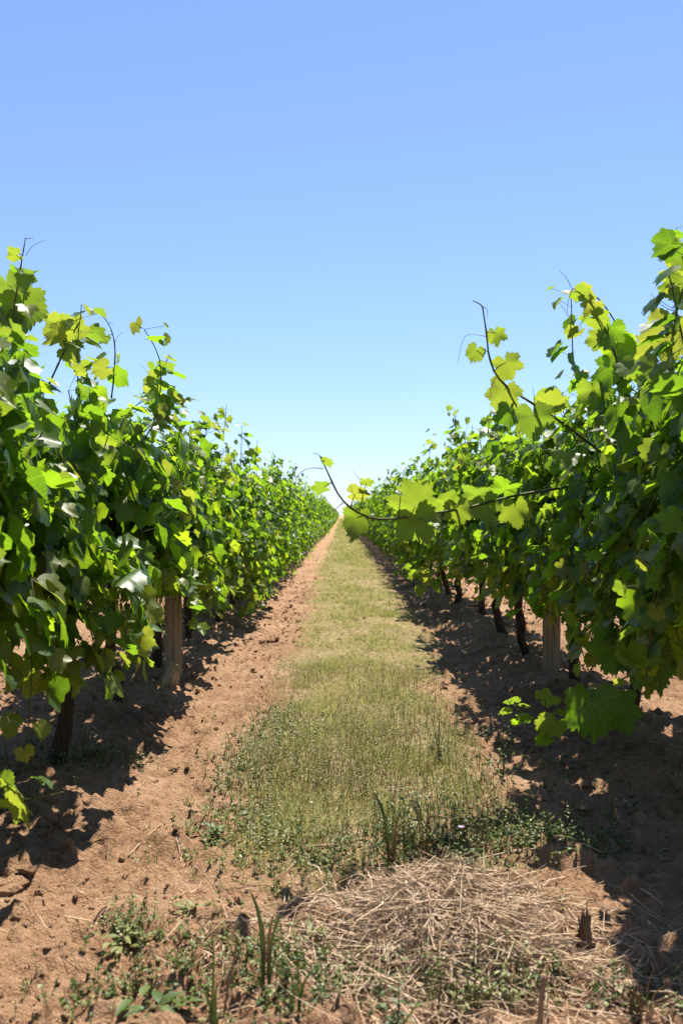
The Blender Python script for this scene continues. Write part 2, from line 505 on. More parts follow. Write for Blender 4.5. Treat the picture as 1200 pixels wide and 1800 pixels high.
# ------------------------------------------------------------------ grapevines
def grow_vine(rs, aisle, low=.45, spacing=1.45, shoots=40, top=1.0, skirt=0, half=.42, dbl=.9):
    """canes and leaves of one vine in its own coordinates (base at the origin); aisle is the side (+1/-1) of the path"""
    canes = []; Ld = []; Lp = []; Ln = []; Lt = []; Ls = []
    kinds = ['up'] * int(shoots * .40) + ['arch'] * int(shoots * .20) + ['low'] * int(shoots * .14) + ['hang'] * int(shoots * .26) + ['skirt'] * skirt
    for kd in kinds:
        sgn = 1 if rs.random() < .5 else -1
        if kd != 'up':
            sgn = aisle if rs.random() < .60 else -aisle
        p = np.array((rs.normal(0, .06), rs.uniform(-.56, .56) * spacing, rs.uniform(.82, 1.0)))
        if kd == 'up': d = np.array((rs.normal(0, .26), rs.normal(0, .22), 1.0)); L = (rs.uniform(.62, .80) if rs.random() < .96 else rs.uniform(.82, 1.0)) * top; gr = .006
        elif kd == 'arch': d = np.array((sgn * rs.uniform(.15, .60), rs.normal(0, .35), 1.0)); L = rs.uniform(.9, 1.45) * top; gr = rs.uniform(.06, .12)
        elif kd == 'low': d = np.array((sgn * rs.uniform(.7, 1.3), rs.normal(0, .4), rs.uniform(-.1, .5))); L = rs.uniform(.5, .85); gr = .11
        elif kd == 'hang':
            p[0] = sgn * rs.uniform(.10, half * .9); p[2] = rs.uniform(1.0, 1.55)
            d = np.array((sgn * rs.uniform(.1, .6), rs.normal(0, .35), -.6)); L = rs.uniform(.7, 1.2); gr = .06
        else:
            p[2] = rs.uniform(.05, .6); p[0] *= 2
            d = np.array((sgn * rs.uniform(.5, 1.2), rs.normal(0, .6), rs.uniform(.1, .9))); L = rs.uniform(.3, .55); gr = .07
        d = nrm(d); n = max(5, int(L / .058)); pts = [p.copy()]
        alt = 1 if rs.random() < .5 else -1
        lo = low + rs.normal(0, .06)
        for i in range(n):
            t = i / n
            d = d + rs.normal(0, .075, 3); d[2] -= gr * (.4 + t)
            if abs(p[0]) > half - .02 and d[0] * p[0] > 0: d[0] *= .45
            if p[2] < lo and d[2] < 0 and kd != 'skirt': break
            if p[2] < .08 and d[2] < 0: d[2] = abs(d[2])
            d = nrm(d); p = p + d * .058; pts.append(p.copy())
            reps = 1 + (rs.random() < dbl) + (kd == 'up' and p[2] > 1.45 and rs.random() < .5)
            for q in range(reps):
                alt = -alt
                S = nrm(np.cross(d, (0, 0, 1.0)) + rs.normal(0, .3, 3))
                out = np.array((np.sign(p[0] + rs.normal(0, .10)), 0, 0))
                pd = nrm(S * alt + .45 * out + rs.normal(0, .25, 3) + np.array((0, 0, .25)))
                pl = rs.uniform(.04, .085) + q * rs.uniform(0, .06)
                a = p + pd * pl
                sc = rs.uniform(.056, .100) * (1 - .5 * t ** 5) * (1 if q == 0 else .8)
                if kd == 'skirt': sc *= .85
                hgt = np.clip((p[2] - 1.3) / .5, 0, 1)
                Nn = out * rs.uniform(.35, 1.1) * (1 - .5 * hgt) + np.array((0, 0, rs.uniform(.1, .9) + .3 * hgt)) + rs.normal(0, .42, 3)
                Tt = pd * .5 + np.array((0, 0, -.8)) + out * .35 + rs.normal(0, .35, 3)
                Ld.append(p.copy()); Lp.append(a); Ln.append(Nn); Lt.append(Tt); Ls.append(sc)
        if len(pts) > 2: canes.append(np.array(pts))
    Lp = np.array(Lp); Ln = np.array(Ln); Lt = np.array(Lt); Ls = np.array(Ls)
    return canes, Lp, leaf_frames(Ln, Lt), Ls, np.array(Ld)


def leaves_into(mb, Lp, R, S, lod, rs, mat=0):
    var = rs.integers(0, len(LEAF[lod]), len(Lp)); tint = rs.random(len(Lp))
    for v in range(len(LEAF[lod])):
        idx = np.nonzero(var == v)[0]
        if not len(idx): continue
        V, F, U = LEAF[lod][v]
        W = np.einsum('kij,nj->kni', R[idx], V) * S[idx][:, None, None] + Lp[idx][:, None, :]
        k, n = len(idx), len(V)
        FF = (F[None] + (np.arange(k) * n)[:, None, None]).reshape(-1, 3)
        mb.add(W.reshape(-1, 3), FF, np.tile(U, (k, 1)), np.repeat(tint[idx], n), mat)


def trunk_mesh(rs, lean=0.0, n=8):
    z = np.array([-.12, 0, .12, .25, .38, .5, .62, .74, .84, .92])
    P = np.stack([np.cumsum(rs.normal(0, .026, len(z))) + lean * z, np.cumsum(rs.normal(0, .018, len(z))), z], 1)
    P[:, :2] -= P[1, :2]
    R = np.array([.052, .046, .038, .036, .034, .034, .033, .036, .046, .03]) * rs.uniform(.8, 1.0) * (1 + rs.normal(0, .06, len(z)))
    mb = MB(); V, F = tube(P, R, n); V = V + rs.normal(0, .0035, V.shape); mb.add(V, F)
    for s in (1, -1):
        k = 7; t = np.linspace(0, 1, k)
        Q = np.stack([P[-2, 0] + np.cumsum(rs.normal(0, .008, k)), P[-2, 1] + s * t * .68, P[-2, 2] + .05 * np.sin(t * 3) + np.cumsum(rs.normal(0, .01, k))], 1)
        V, F = tube(Q, np.linspace(.030, .014, k), 6); mb.add(V + rs.normal(0, .002, V.shape), F)
    return mb.mesh('trunk', [M_BARK], True)


def canes_into(mb, canes, n=4, r0=.0055):
    for P in canes:
        V, F = tube(P, np.linspace(r0, .0024, len(P)), n, cap=False); mb.add(V, F)


ROW = {'left': dict(x=LEFT_X, y0=5.85, sp=1.42, aisle=1), 'right': dict(x=RIGHT_X, y0=5.0, sp=1.45, aisle=-1)}
UNIQ_END = 21.0
vines = []          # the vines near enough to be grown one by one
for side, r in ROW.items():
    k0 = -3
    for k in range(k0, 40):
        y = r['y0'] + k * r['sp']
        if y > UNIQ_END: break
        rs = np.random.default_rng(1000 + k * 7 + (500 if side == 'right' else 0))
        jx, jy = rs.normal(0, .03), rs.normal(0, .06)
        base = np.array((r['x'] + jx, y + jy, gz(r['x'] + jx, y + jy)))
        if side == 'left': low = .52 if y < 8.4 else .28
        else: low = .64 if 5.5 < y < 12.5 else (.54 if y < 5.6 else .34)
        top = rs.uniform(.95, 1.06) * ((.91 if k == -1 else .79) if side == 'left' else (.98 if k <= 0 else .88))
        hw = .36 if k >= -1 else .24
        if k <= -2: top = .80
        canes, Lp, R, S, D = grow_vine(rs, r['aisle'], low, r['sp'], (78 if y < 7 else 68) if y < 13 else 56, top,
                                    skirt=(12 if (side == 'left' and y > 9) else (6 if (side == 'right' and y > 13) else 0)), half=hw)
        # shoots are tucked up and trimmed off in front of the two trellis posts
        W = Lp + base; u = 600 + W[:, 0] / W[:, 1] * F_PX; w = HORIZON - (W[:, 2] - CAM_H) / W[:, 1] * F_PX
        off_ = ((u > 268) & (u < 336) & (w > 1035) & (W[:, 1] < 6.8)) if side == 'left' else ((u > 935) & (u < 1005) & (w > 1085) & (W[:, 1] < 6.95))
        keep = ~off_; Lp, R, S, D = Lp[keep], R[keep], S[keep], D[keep]
        vines.append(dict(D=D, side=side, y=y, base=base, canes=canes, P=Lp, R=R, S=S, rs=rs, k=k))

# which leaves show from the path: paint leaf discs, far to near
RW, RH = 400, 600
sx = RW / 1200.0
allp = np.concatenate([v['P'] + v['base'] + (v['R'][:, :, 1] * .4 * v['S'][:, None]) for v in vines])
alls = np.concatenate([v['S'] for v in vines])
owner = np.full((RH, RW), -1, np.int32)
order = np.argsort(-allp[:, 1])
for i in order:
    x, y, z = allp[i]
    if y < .8: continue
    u = (600 + x / y * F_PX) * sx; w = (HORIZON - (z - CAM_H) / y * F_PX) * sx; rr = alls[i] * .62 / y * F_PX * sx
    a, b, c, d = int(u - rr), int(u + rr) + 1, int(w - rr), int(w + rr) + 1
    if b <= 0 or a >= RW or d <= 0 or c >= RH: continue
    owner[max(c, 0):d, max(a, 0):b] = i
vis = np.bincount(owner[owner >= 0], minlength=len(allp))
off = 0

ORD = ['', 'first', 'second', 'third', 'fourth', 'fifth', 'sixth', 'seventh', 'eighth', 'ninth', 'tenth', 'eleventh', 'twelfth', 'thirteenth', 'fourteenth', 'fifteenth', 'sixteenth']
LABELS = {
    ('left', -2): 'vine outside the left edge whose low bright sucker leaves poke into the picture',
    ('right', -2): 'vine outside the right edge that shades the bottom right corner',
    ('left', -1): 'vine at the left picture edge, leafy and tall, cut off by the frame',
    ('left', 0): 'vine on the left with a thin dark trunk standing before the timber post',
    ('left', 1): 'vine just behind the round timber post in the left row',
    ('left', 2): 'left row vine one place beyond the round timber post',
    ('left', 3): 'left row vine whose dark trunk is second beyond the timber post',
    ('left', 4): 'left row vine third beyond the timber post, leafy down to the soil',
    ('right', -1): 'tall vine at the right picture edge with shoots reaching highest into the sky',
    ('right', 0): 'near right vine with a thick dark trunk and very large low leaf',
    ('right', 1): 'right row vine with a bent trunk just in front of the square post',
    ('right', 2): 'right row vine with a crooked trunk leaning beside the square post',
    ('right', 3): 'right row vine with a curved dark trunk just beyond the square post',
    ('right', 4): 'right row vine whose short dark trunk is second beyond the square post',
    ('right', 5): 'right row vine with bright low leaves spilling onto the aisle edge',
}
VINE = {}
for v in vines:
    n = len(v['P']); vv = vis[off:off + n]; off += n
    side, k, y, rs = v['side'], v['k'], v['y'], v['rs']
    root = link('grapevine', None, None, v['base'])
    if (side, k) in LABELS: lab = LABELS[(side, k)]
    elif k == -3: lab = 'first vine of the %s row, beside the viewer and outside the frame' % side
    else: lab = 'leafy vine %s in the %s row beyond the %s post' % (ORD[k - (1 if side == 'left' else 2)], side, 'round timber' if side == 'left' else 'square timber')
    tag(root, lab, 'grapevine', 'grapevines of the %s row' % side)
    VINE[(side, k)] = (root, v['base'])
    link('trunk', trunk_mesh(rs, rs.normal(0, .05)), root)
    mb = MB(); canes_into(mb, v['canes'])
    if y < 10:
        A_, B_ = v['D'], v['P']; ax = nrm(B_ - A_); q1 = nrm(np.cross(ax, (.3, .2, .9))) * .0013; q2 = np.cross(ax, q1)
        W = np.stack([A_ + q1, A_ - .5 * q1 + .87 * q2, A_ - .5 * q1 - .87 * q2, B_ + q1, B_ - .5 * q1 + .87 * q2, B_ - .5 * q1 - .87 * q2], 1)
        F_ = np.array([(0, 1, 3), (1, 4, 3), (1, 2, 4), (2, 5, 4), (2, 0, 5), (0, 3, 5)])
        mb.add(W.reshape(-1, 3), (F_[None] + (np.arange(n) * 6)[:, None, None]).reshape(-1, 3))
    tag(link('cane', mb.mesh('cane', [M_CANE]), root), kind='stuff')
    thr = 6
    cand = np.nonzero(vv >= thr)[0]
    cand = cand[np.argsort(-vv[cand])][:280]
    rest = np.setdiff1d(np.arange(n), cand)
    mb = MB()
    leaves_into(mb, v['P'][rest], v['R'][rest], v['S'][rest], 0 if 3.9 < y < 7.6 else 1, rs)
    tag(link('foliage', mb.mesh('foliage', [M_LEAF]), root), kind='stuff')
    tipy = rs.random(n)
    for i in cand:
        o = bpy.data.objects.new('leaf', LEAF_ME[int(rs.integers(0, len(LEAF_ME)))] if (v['S'][i] > .062 and tipy[i] > .04) else YOUNG_ME[int(rs.integers(0, len(YOUNG_ME)))])
        C.objects.link(o); o.parent = root
        M = np.eye(4); M[:3, :3] = v['R'][i] * v['S'][i]; M[:3, 3] = v['P'][i]
        o.matrix_basis = Matrix(M)

# the vines further down the rows: a few grown, then copied
protos = {}
for lodname, lod, shoots in (('mid', 1, 54), ('far', 2, 40)):
    for side in ROW:
        for q in range(4):
            rs = np.random.default_rng(5000 + q * 13 + lod * 101 + (7 if side == 'left' else 0))
            canes, Lp, R, S, D = grow_vine(rs, ROW[side]['aisle'], .3, 1.45, shoots, rs.uniform(.94, 1.06) * (.82 if side == 'left' else .88), skirt=12 if side == 'left' else 9, half=.38, dbl=.75)
            if lod == 2: S = S * 1.35
            mb = MB(); leaves_into(mb, Lp, R, S, lod, rs)
            protos[(lodname, side, q)] = (mb.mesh('foliage', [M_LEAF]), trunk_mesh(rs, 0, 5), (Lp, R, S))
frs = np.random.default_rng(77)
far_stuff = MB()
for side, r in ROW.items():
    k = len([v for v in vines if v['side'] == side]) - 3
    last = -1
    while True:
        y = r['y0'] + k * r['sp']; k += 1
        if y > 300: break
        q = int(frs.integers(0, 4))
        if q == last: q = (q + 1) % 4
        last = q
        x = r['x'] + frs.normal(0, .03)
        if y > 185:
            Lp, R, S = protos[('far', side, q)][2]
            sel = frs.permutation(len(Lp))[:150]
            leaves_into(far_stuff, Lp[sel] + np.array((x, y, 0.03)), R[sel], S[sel] * 1.5, 2, frs)
            continue
        f, t, _ = protos[('mid' if y < 55 else 'far', side, q)]
        root = link('grapevine', None, None, (x, y, gz(x, y)))
        s = frs.uniform(.94, 1.06); root.scale = (s, s, s * frs.uniform(.95, 1.05))
        if y < 55: lab = 'small leafy vine in the further stretch of the %s row, half merged with its neighbours' % side
        else: lab = 'tiny distant vine merging into the far end of the %s row' % side
        tag(root, lab, 'grapevine', 'grapevines of the %s row' % side)
        link('foliage', f, root); link('trunk', t, root)
side_rows = MB()  # next rows over, added to block sky light and deepen the canopy shade
for side, r in ROW.items():
    for j, y in enumerate(np.arange(.4, 60, 1.45)):
        Lp, R, S = protos[('far' if y > 14 else 'mid', side, j % 4)][2]
        sel = frs.permutation(len(Lp))[:480]
        leaves_into(side_rows, Lp[sel] * (1, 1, .95) + np.array((r['x'] - r['aisle'] * 2.77, y, 0.03)), R[sel], S[sel] * 1.25, 2, frs)
o = link('added_side_vines', side_rows.mesh('added_side_vines', [M_LEAF]))
tag(o, 'next vine rows behind the two rows of the aisle, barely seen, added to deepen the shade', 'vine rows', kind='stuff')
o = link('vine_rows', far_stuff.mesh('vine_rows', [M_LEAF]))
tag(o, 'far ends of both vine rows reading as one green mass', 'vine rows', kind='stuff')


# ------------------------------------------------------------------ long free canes with their leaves and tendrils
def hero_cane(vine, pts, r0, r1, leaves, tendrils=(), n=22, mat=None):
    """pts: (photo x, photo y, distance); leaves: (x, y, distance, width px, tip dir xyz, normal xyz, young)"""
    root, base = VINE[vine]
    P = smooth_path([at(*p) for p in pts], n)
    ncut = len(P)
    R = np.linspace(r0, r1, ncut) * (1 + .25 * (np.arange(ncut) % 3 == 0))
    mb = MB(); V, F = tube(P, R, 6); mb.add(V - base, F)
    cn = link('cane', mb.mesh('cane', [mat or M_CANE]), root)
    hrs = np.random.default_rng(int(abs(pts[0][0] * 13 + pts[0][1])))
    for (x, y, d, wpx, T, N, yg) in leaves:
        c = at(x, y, d); sc = wpx / F_PX * d / 1.52
        R_ = leaf_frames(np.array([N], float), np.array([T], float))[0]
        a = c - R_[:, 1] * .38 * sc
        me = (BIG_YOUNG_ME if yg else BIG_ME)[int(hrs.integers(0, len(BIG_ME)))]
        o = link('leaf', me, cn)
        M = np.eye(4); M[:3, :3] = R_ * sc; M[:3, 3] = a - base
        o.matrix_basis = Matrix(M)
        j = int(np.argmin(((P - a) ** 2).sum(1)))
        if np.linalg.norm(P[j] - a) < .25:
            mid = (P[j] + a) / 2 + np.array((0, 0, .006))
            V, F = tube(smooth_path([P[j], mid, a], 5), [.0022, .002, .0018, .0016, .0014], 4)
            pb = MB(); pb.add(V - base, F); link('petiole', pb.mesh('petiole', [M_CANE]), cn)
    for td in tendrils:
        Q = smooth_path([at(*p) for p in td], 12)
        V, F = tube(Q, np.linspace(.0016, .0006, len(Q)), 4); tb = MB(); tb.add(V - base, F)
        link('tendril', tb.mesh('tendril', [M_TENDRIL]), cn)
    return cn


UP = (0, 0, 1); DN = (0, 0, -1)
FR = (0, -1, .25)      # blade turned to the viewer
hero_cane(('right', 0), [(1040, 845, 4.9), (985, 858, 4.5), (900, 872, 4.1), (820, 893, 3.8), (740, 905, 3.6), (690, 912, 3.5), (655, 911, 3.42), (620, 896, 3.36), (595, 870, 3.3), (577, 833, 3.25), (563, 803, 3.2)],
          .0062, .0022, [
    (722, 872, 3.58, 84, (-.3, 0, .9), (.2, 1, .35), 1), (738, 930, 3.55, 76, (.35, 0, -.9), (-.1, 1, .3), 1),
    
    (628, 925, 3.45, 62, (-.1, 0, -1), (.75, .8, .2), 1),
    (560, 857, 3.3, 36, (-.9, 0, -.2), (.1, .6, .9), 1), (636, 868, 3.4, 46, (.9, .2, .2), (0, .7, .9), 1),
    (578, 812, 3.2, 26, (.8, 0, -.1), (0, .6, .9), 1), (645, 845, 3.4, 22, (.2, 0, .9), (0, .8, .6), 1),
    (805, 905, 3.75, 52, (.1, 0, -1), (.2, 1, .3), 1), (775, 875, 3.8, 55, (-.3, .2, .8), (.1, .8, .7), 1),
     (855, 897, 3.95, 55, (.3, 0, -.9), (-.2, 1, .3), 1),
    (838, 860, 4.0, 54, (0, 0, .9), (.1, .9, .6), 1), (893, 850, 4.15, 54, (.2, 0, .7), (0, .9, .6), 0),
    (905, 905, 4.2, 56, (.2, 0, -1), (-.3, 1, .3), 1),
    (700, 868, 3.5, 26, (-.2, -.4, .3), (.3, -.2, .9), 0), (765, 925, 3.5, 22, (.8, -.3, -.3), (.2, -.2, .95), 0)],
    [[(568, 824, 3.25), (545, 823, 3.2), (527, 832, 3.2), (517, 850, 3.2)], [(603, 884, 3.32), (590, 895, 3.3), (584, 912, 3.3)],
     [(563, 803, 3.2), (557, 797, 3.2), (549, 798, 3.2)], [(655, 925, 3.45), (672, 945, 3.5), (688, 972, 3.5)], [(640, 890, 3.4), (632, 845, 3.45), (620, 828, 3.4)]])
hero_cane(('right', 0), [(1105, 835, 4.8), (1055, 795, 4.55), (1000, 752, 4.35), (940, 712, 4.2), (900, 687, 4.1), (872, 660, 4.05), (859, 625, 4.0), (855, 590, 4.0), (850, 555, 3.95), (846, 537, 3.95), (830, 528, 3.95)],
          .0062, .0020, [
    (873, 595, 4.0, 36, (.2, 0, -1), (.7, .8, .3), 1), (834, 624, 4.0, 36, (-.5, 0, -.9), (.5, .8, .4), 1),
    (893, 650, 4.05, 52, (.3, 0, -.9), (.2, 1, .3), 1), (880, 700, 4.1, 62, (-.4, 0, -.9), (.3, .9, .3), 1),
    (893, 735, 4.1, 50, (.1, 0, -1), (-.6, .8, .3), 0), (938, 748, 4.2, 72, (.1, 0, -1), (.2, 1, .2), 1),
    (970, 700, 4.3, 60, (.1, 0, .6), (.1, .9, .7), 1), (955, 690, 4.5, 40, (-.5, 0, .8), (.1, .9, .7), 1),
    (1045, 700, 4.4, 66, (.2, 0, -.9), (.1, 1, .3), 1), (1000, 800, 4.4, 60, (.1, -.5, -.3), (.1, -.35, .9), 0),
    (1060, 715, 4.5, 60, (.3, 0, -.9), (-.2, 1, .3), 0), (985, 735, 4.4, 44, (.3, 0, .6), (.2, .3, .9), 0)],
    [[(856, 592, 4.0), (835, 588, 4.0), (815, 594, 4.0), (804, 640, 4.0)], [(872, 662, 4.0), (863, 680, 4.0), (862, 700, 4.0)],
     [(846, 537, 3.95), (856, 545, 3.95), (856, 558, 3.95)], [(940, 712, 4.2), (938, 695, 4.2), (936, 680, 4.2)]])
hero_cane(('right', 0), [(1100, 700, 4.4), (1085, 640, 4.25), (1068, 590, 4.2), (1045, 545, 4.15), (1025, 520, 4.1), (1005, 506, 4.1)],
          .0055, .0016, [
    (1022, 517, 4.1, 34, (.5, 0, -.4), (.1, .7, .7), 1), (1037, 540, 4.15, 38, (-.5, 0, -.7), (.2, .8, .5), 1), (1055, 560, 4.15, 42, (.7, 0, -.3), (-.1, .7, .6), 1),
    (1043, 598, 4.2, 40, (-.8, 0, -.3), (.2, .9, .4), 1), (1070, 590, 4.2, 55, (-.2, 0, -.9), (.4, .9, .3), 0), (1105, 592, 4.3, 60, (.4, -.4, -.2), (-.1, .1, .95), 0),
    (1090, 625, 4.3, 70, (.3, 0, -.9), (.3, 1, .3), 0), (1072, 660, 4.35, 62, (-.3, 0, -.9), (.6, .7, .3), 0), (1115, 650, 4.4, 72, (.4, 0, -.9), (-.4, .9, .3), 1)],
    [[(1003, 505, 4.1), (996, 490, 4.1), (982, 474, 4.1)], [(1006, 507, 4.1), (998, 530, 4.1), (996, 556, 4.1)], [(1040, 540, 4.15), (1022, 565, 4.15), (1018, 585, 4.15)]])
hero_cane(('right', 0), [(1130, 640, 4.5), (1090, 580, 4.3), (1060, 535, 4.2), (1035, 512, 4.15), (1018, 505, 4.1)], .004, .0014, [(1030, 508, 4.15, 30, (.6, 0, -.2), (0, .6, .8), 1)])
hero_cane(('right', -1), [(1222, 700, 3.7), (1205, 620, 3.6), (1190, 555, 3.5), (1180, 500, 3.45), (1172, 480, 3.45)], .005, .0016, [
    (1195, 515, 3.5, 62, (-.2, 0, -.9), (.3, 1, .3), 1), (1165, 512, 3.5, 26, (-.7, 0, -.6), (.3, .9, .3), 1), (1196, 478, 3.6, 60, (.5, 0, -.2), (.1, .6, .8), 1), (1172, 600, 3.6, 90, (-.2, 0, -.8), (.2, 1, .4), 1)],
    [[(1188, 548, 3.5), (1165, 538, 3.5), (1142, 515, 3.5)]])
hero_cane(('right', -1), [(1235, 560, 3.6), (1215, 475, 3.5), (1200, 450, 3.45), (1185, 425, 3.4), (1168, 405, 3.4)], .0045, .0016, [
    (1172, 437, 3.4, 46, (-.6, 0, -.8), (.8, .5, .3), 1), (1200, 462, 3.45, 40, (.3, 0, -.8), (.3, .9, .3), 1), (1192, 413, 3.4, 24, (.9, 0, -.1), (.1, .5, .9), 0)],
    [[(1180, 415, 3.4), (1190, 400, 3.4), (1200, 398, 3.4)], [(1135, 412, 3.4), (1128, 400, 3.4), (1122, 388, 3.4)]][:1])
hero_cane(('left', -1), [(6, 690, 4.3), (18, 590, 4.2), (30, 510, 4.1), (38, 460, 4.05), (45, 418, 4.0)], .0055, .0018, [
    (48, 480, 4.05, 50, (.5, -.3, -.4), (.1, -.1, .95), 0), (46, 494, 4.05, 36, (.2, 0, -.9), (.2, .9, .3), 1), (22, 449, 4.0, 30, (-.8, 0, -.2), (.1, .6, .8), 1),
    (20, 520, 4.2, 76, (.2, 0, -.9), (.2, 1, .3), 1), (45, 555, 4.2, 84, (.1, 0, -1), (.1, 1, .2), 1), (10, 580, 4.2, 70, (-.2, 0, -.9), (.2, 1, .4), 1), (60, 535, 4.25, 46, (.5, -.3, .2), (.1, -.3, .9), 0)],
    [[(45, 450, 4.0), (58, 432, 4.0), (80, 422, 4.0)], [(45, 418, 4.0), (52, 419, 4.0), (60, 418, 4.0)]])
hero_cane(('left', -1), [(80, 690, 4.6), (105, 635, 4.6), (122, 600, 4.6), (142, 560, 4.6)], .0050, .0035, [
    (122, 572, 4.6, 62, (-.3, 0, .8), (.1, .9, .6), 1), (105, 590, 4.6, 52, (-.7, 0, -.3), (.2, .9, .5), 1), (95, 575, 4.7, 50, (-.6, 0, -.4), (.1, .8, .6), 1), (130, 622, 4.6, 46, (.6, 0, -.5), (.1, .9, .5), 1)],
    [[(135, 550, 4.6), (148, 546, 4.6), (156, 542, 4.6)]])
hero_cane(('left', 0), [(196, 700, 5.3), (201, 655, 5.3), (202, 610, 5.2), (195, 578, 5.2), (180, 555, 5.2), (164, 550, 5.2)], .0048, .0016, [
    (182, 596, 5.2, 22, (-.6, 0, -.7), (.3, .9, .3), 1), (210, 632, 5.2, 20, (.3, 0, -.9), (.8, .5, .3), 0), (176, 650, 5.3, 40, (-.5, 0, -.2), (.1, .9, .5), 1), (215, 665, 5.3, 40, (.5, 0, -.4), (.1, .8, .6), 0)],
    [[(202, 602, 5.2), (208, 590, 5.2), (217, 583, 5.2)], [(190, 570, 5.2), (196, 567, 5.2), (200, 570, 5.2)]])
hero_cane(('left', 1), [(268, 720, 6.3), (278, 680, 6.3), (288, 645, 6.3), (298, 623, 6.3)], .004, .0018, [
    (268, 658, 6.3, 26, (-.4, 0, .6), (.1, .9, .5), 1), (265, 680, 6.3, 36, (-.5, 0, -.4), (.1, .9, .5), 1)], [[(262, 660, 6.3), (252, 645, 6.3), (242, 640, 6.3)]])
hero_cane(('left', 3), [(392, 770, 9.2), (396, 740, 9.2), (398, 712, 9.2)], .005, .002, [(404, 738, 9.2, 14, (.4, 0, -.8), (.2, .9, .4), 1), (388, 722, 9.2, 12, (-.6, 0, -.3), (.1, .9, .5), 1)])
hero_cane(('left', 4), [(447, 825, 11.5), (450, 795, 11.5), (453, 772, 11.5)], .006, .002, [(455, 790, 11.5, 14, (.4, 0, .3), (.1, .9, .5), 0), (446, 800, 11.5, 14, (-.4, 0, .3), (.1, .9, .5), 0)])
# big pale and yellow leaves low on the left vines, out in the sun
hero_cane(('left', 0), [(300, 985, 6.0), (270, 1010, 5.75), (240, 1035, 5.6), (215, 1060, 5.5), (185, 1070, 5.5)], .0040, .0020, [
    (208, 1012, 5.45, 66, (-.15, -.3, -.8), (.25, -.35, .8), 0), (243, 1040, 5.5, 50, (.1, -.1, -1), (.5, .8, .35), 1), (277, 1003, 5.7, 46, (.4, 0, -.9), (.4, .9, .3), 1),
    (240, 980, 5.7, 50, (.1, -.3, -.5), (.2, -.3, .9), 0), (215, 1100, 5.4, 48, (.2, 0, -1), (.4, .8, .4), 1), (180, 1110, 5.4, 52, (-.2, 0, -1), (.5, .8, .3), 0), (255, 1075, 5.6, 38, (.3, 0, -.9), (.4, .8, .4), 1)])
hero_cane(('left', -1), [(-30, 930, 4.5), (10, 960, 4.3), (50, 985, 4.1), (90, 1000, 4.0)], .0040, .0020, [
    (70, 990, 4.0, 90, (.5, -.3, -.5), (.2, -.45, .85), 0), (20, 965, 4.2, 70, (.1, -.3, -.4), (.2, -.4, .9), 0), (72, 955, 4.2, 52, (.6, 0, -.3), (.2, .8, .6), 1), (20, 1060, 4.1, 80, (.3, 0, -.8), (.5, .6, .5), 1), (30, 1100, 4.1, 74, (.4, 0, -.6), (.4, .7, .5), 0), (100, 1060, 4.2, 60, (.1, 0, -1), (.7, .5, .4), 0)])
# the sucker at the left picture edge
hero_cane(('left', -2), [(-60, 1480, 3.25), (-20, 1440, 3.1), (20, 1410, 3.0), (70, 1402, 2.98), (112, 1392, 2.98)], .0032, .0014, [
    (26, 1380, 3.0, 62, (.6, 0, .2), (.2, .6, .7), 1), (38, 1418, 2.95, 72, (.5, 0, -.6), (.2, .7, .6), 1), (2, 1370, 3.05, 52, (-.3, 0, .8), (.5, .8, .2), 1), (80, 1368, 3.0, 40, (.6, -.1, .3), (.1, .2, .95), 0)])
# low growth of the near right vine: one very large dark leaf, bright suckers
hero_cane(('right', 0), [(1125, 1185, 4.6), (1100, 1190, 4.35), (1075, 1203, 4.2), (1055, 1212, 4.1), (1035, 1215, 4.05)], .0042, .0028, [
    (1042, 1262, 4.0, 104, (.05, 0, -1), (-.15, -1, .30), 0), (1092, 1262, 4.1, 80, (.3, 0, -.9), (.1, -.9, .3), 0), (1075, 1155, 3.9, 90, (-.4, 0, -.8), (-.1, -.9, .4), 0),
    (1150, 1180, 3.9, 105, (.3, 0, -.9), (.1, -.9, .4), 0), (1130, 1120, 4.0, 90, (-.2, 0, -.9), (-.2, -.9, .4), 0), (1180, 1130, 3.9, 90, (.2, 0, -.9), (-.1, -.9, .5), 0), (1190, 1080, 3.9, 70, (-.2, -.3, -.5), (-.2, -.3, .9), 0)])
hero_cane(('right', 0), [(1062, 1330, 4.9), (1020, 1295, 4.6), (985, 1262, 4.5), (940, 1250, 4.5), (905, 1245, 4.5), (890, 1230, 4.5)], .0034, .0014, [
    (965, 1278, 4.4, 58, (-.3, 0, -.7), (.2, .7, .6), 1), (968, 1225, 4.5, 46, (.4, 0, .4), (.1, .7, .7), 1), (952, 1300, 4.4, 36, (-.5, 0, -.6), (.2, .6, .7), 0), (920, 1262, 4.5, 30, (-.3, 0, -.6), (.1, .6, .8), 1),
    (896, 1228, 4.5, 28, (-.3, 0, .5), (.1, .7, .7), 1), (885, 1248, 4.5, 26, (-.7, 0, -.2), (.1, .5, .8), 1), (925, 1238, 4.5, 24, (.2, 0, .6), (.1, .6, .8), 1), (990, 1255, 4.5, 34, (.4, 0, -.3), (.1, .4, .9), 0), (905, 1268, 4.5, 22, (-.2, 0, -.7), (.1, .6, .8), 0)])
hero_cane(('right', 5), [(790, 1050, 12.0), (765, 1025, 11.4), (740, 1008, 11.0), (715, 1000, 10.8)], .0045, .002, [
    (735, 1003, 10.9, 24, (-.4, 0, .2), (0, .6, .8), 1), (748, 1020, 10.9, 26, (-.2, 0, -.7), (0, .7, .7), 1), (722, 1010, 10.8, 24, (-.6, 0, -.4), (0, .7, .7), 1), (738, 1038, 10.9, 22, (-.1, 0, -.9), (.1, .8, .5), 1),
    (758, 1005, 11, 24, (.4, 0, .4), (0, .6, .8), 1), (712, 996, 10.8, 18, (-.6, 0, .4), (0, .6, .8), 1), (765, 1030, 11, 22, (.4, 0, -.5), (0, .7, .7), 0)])


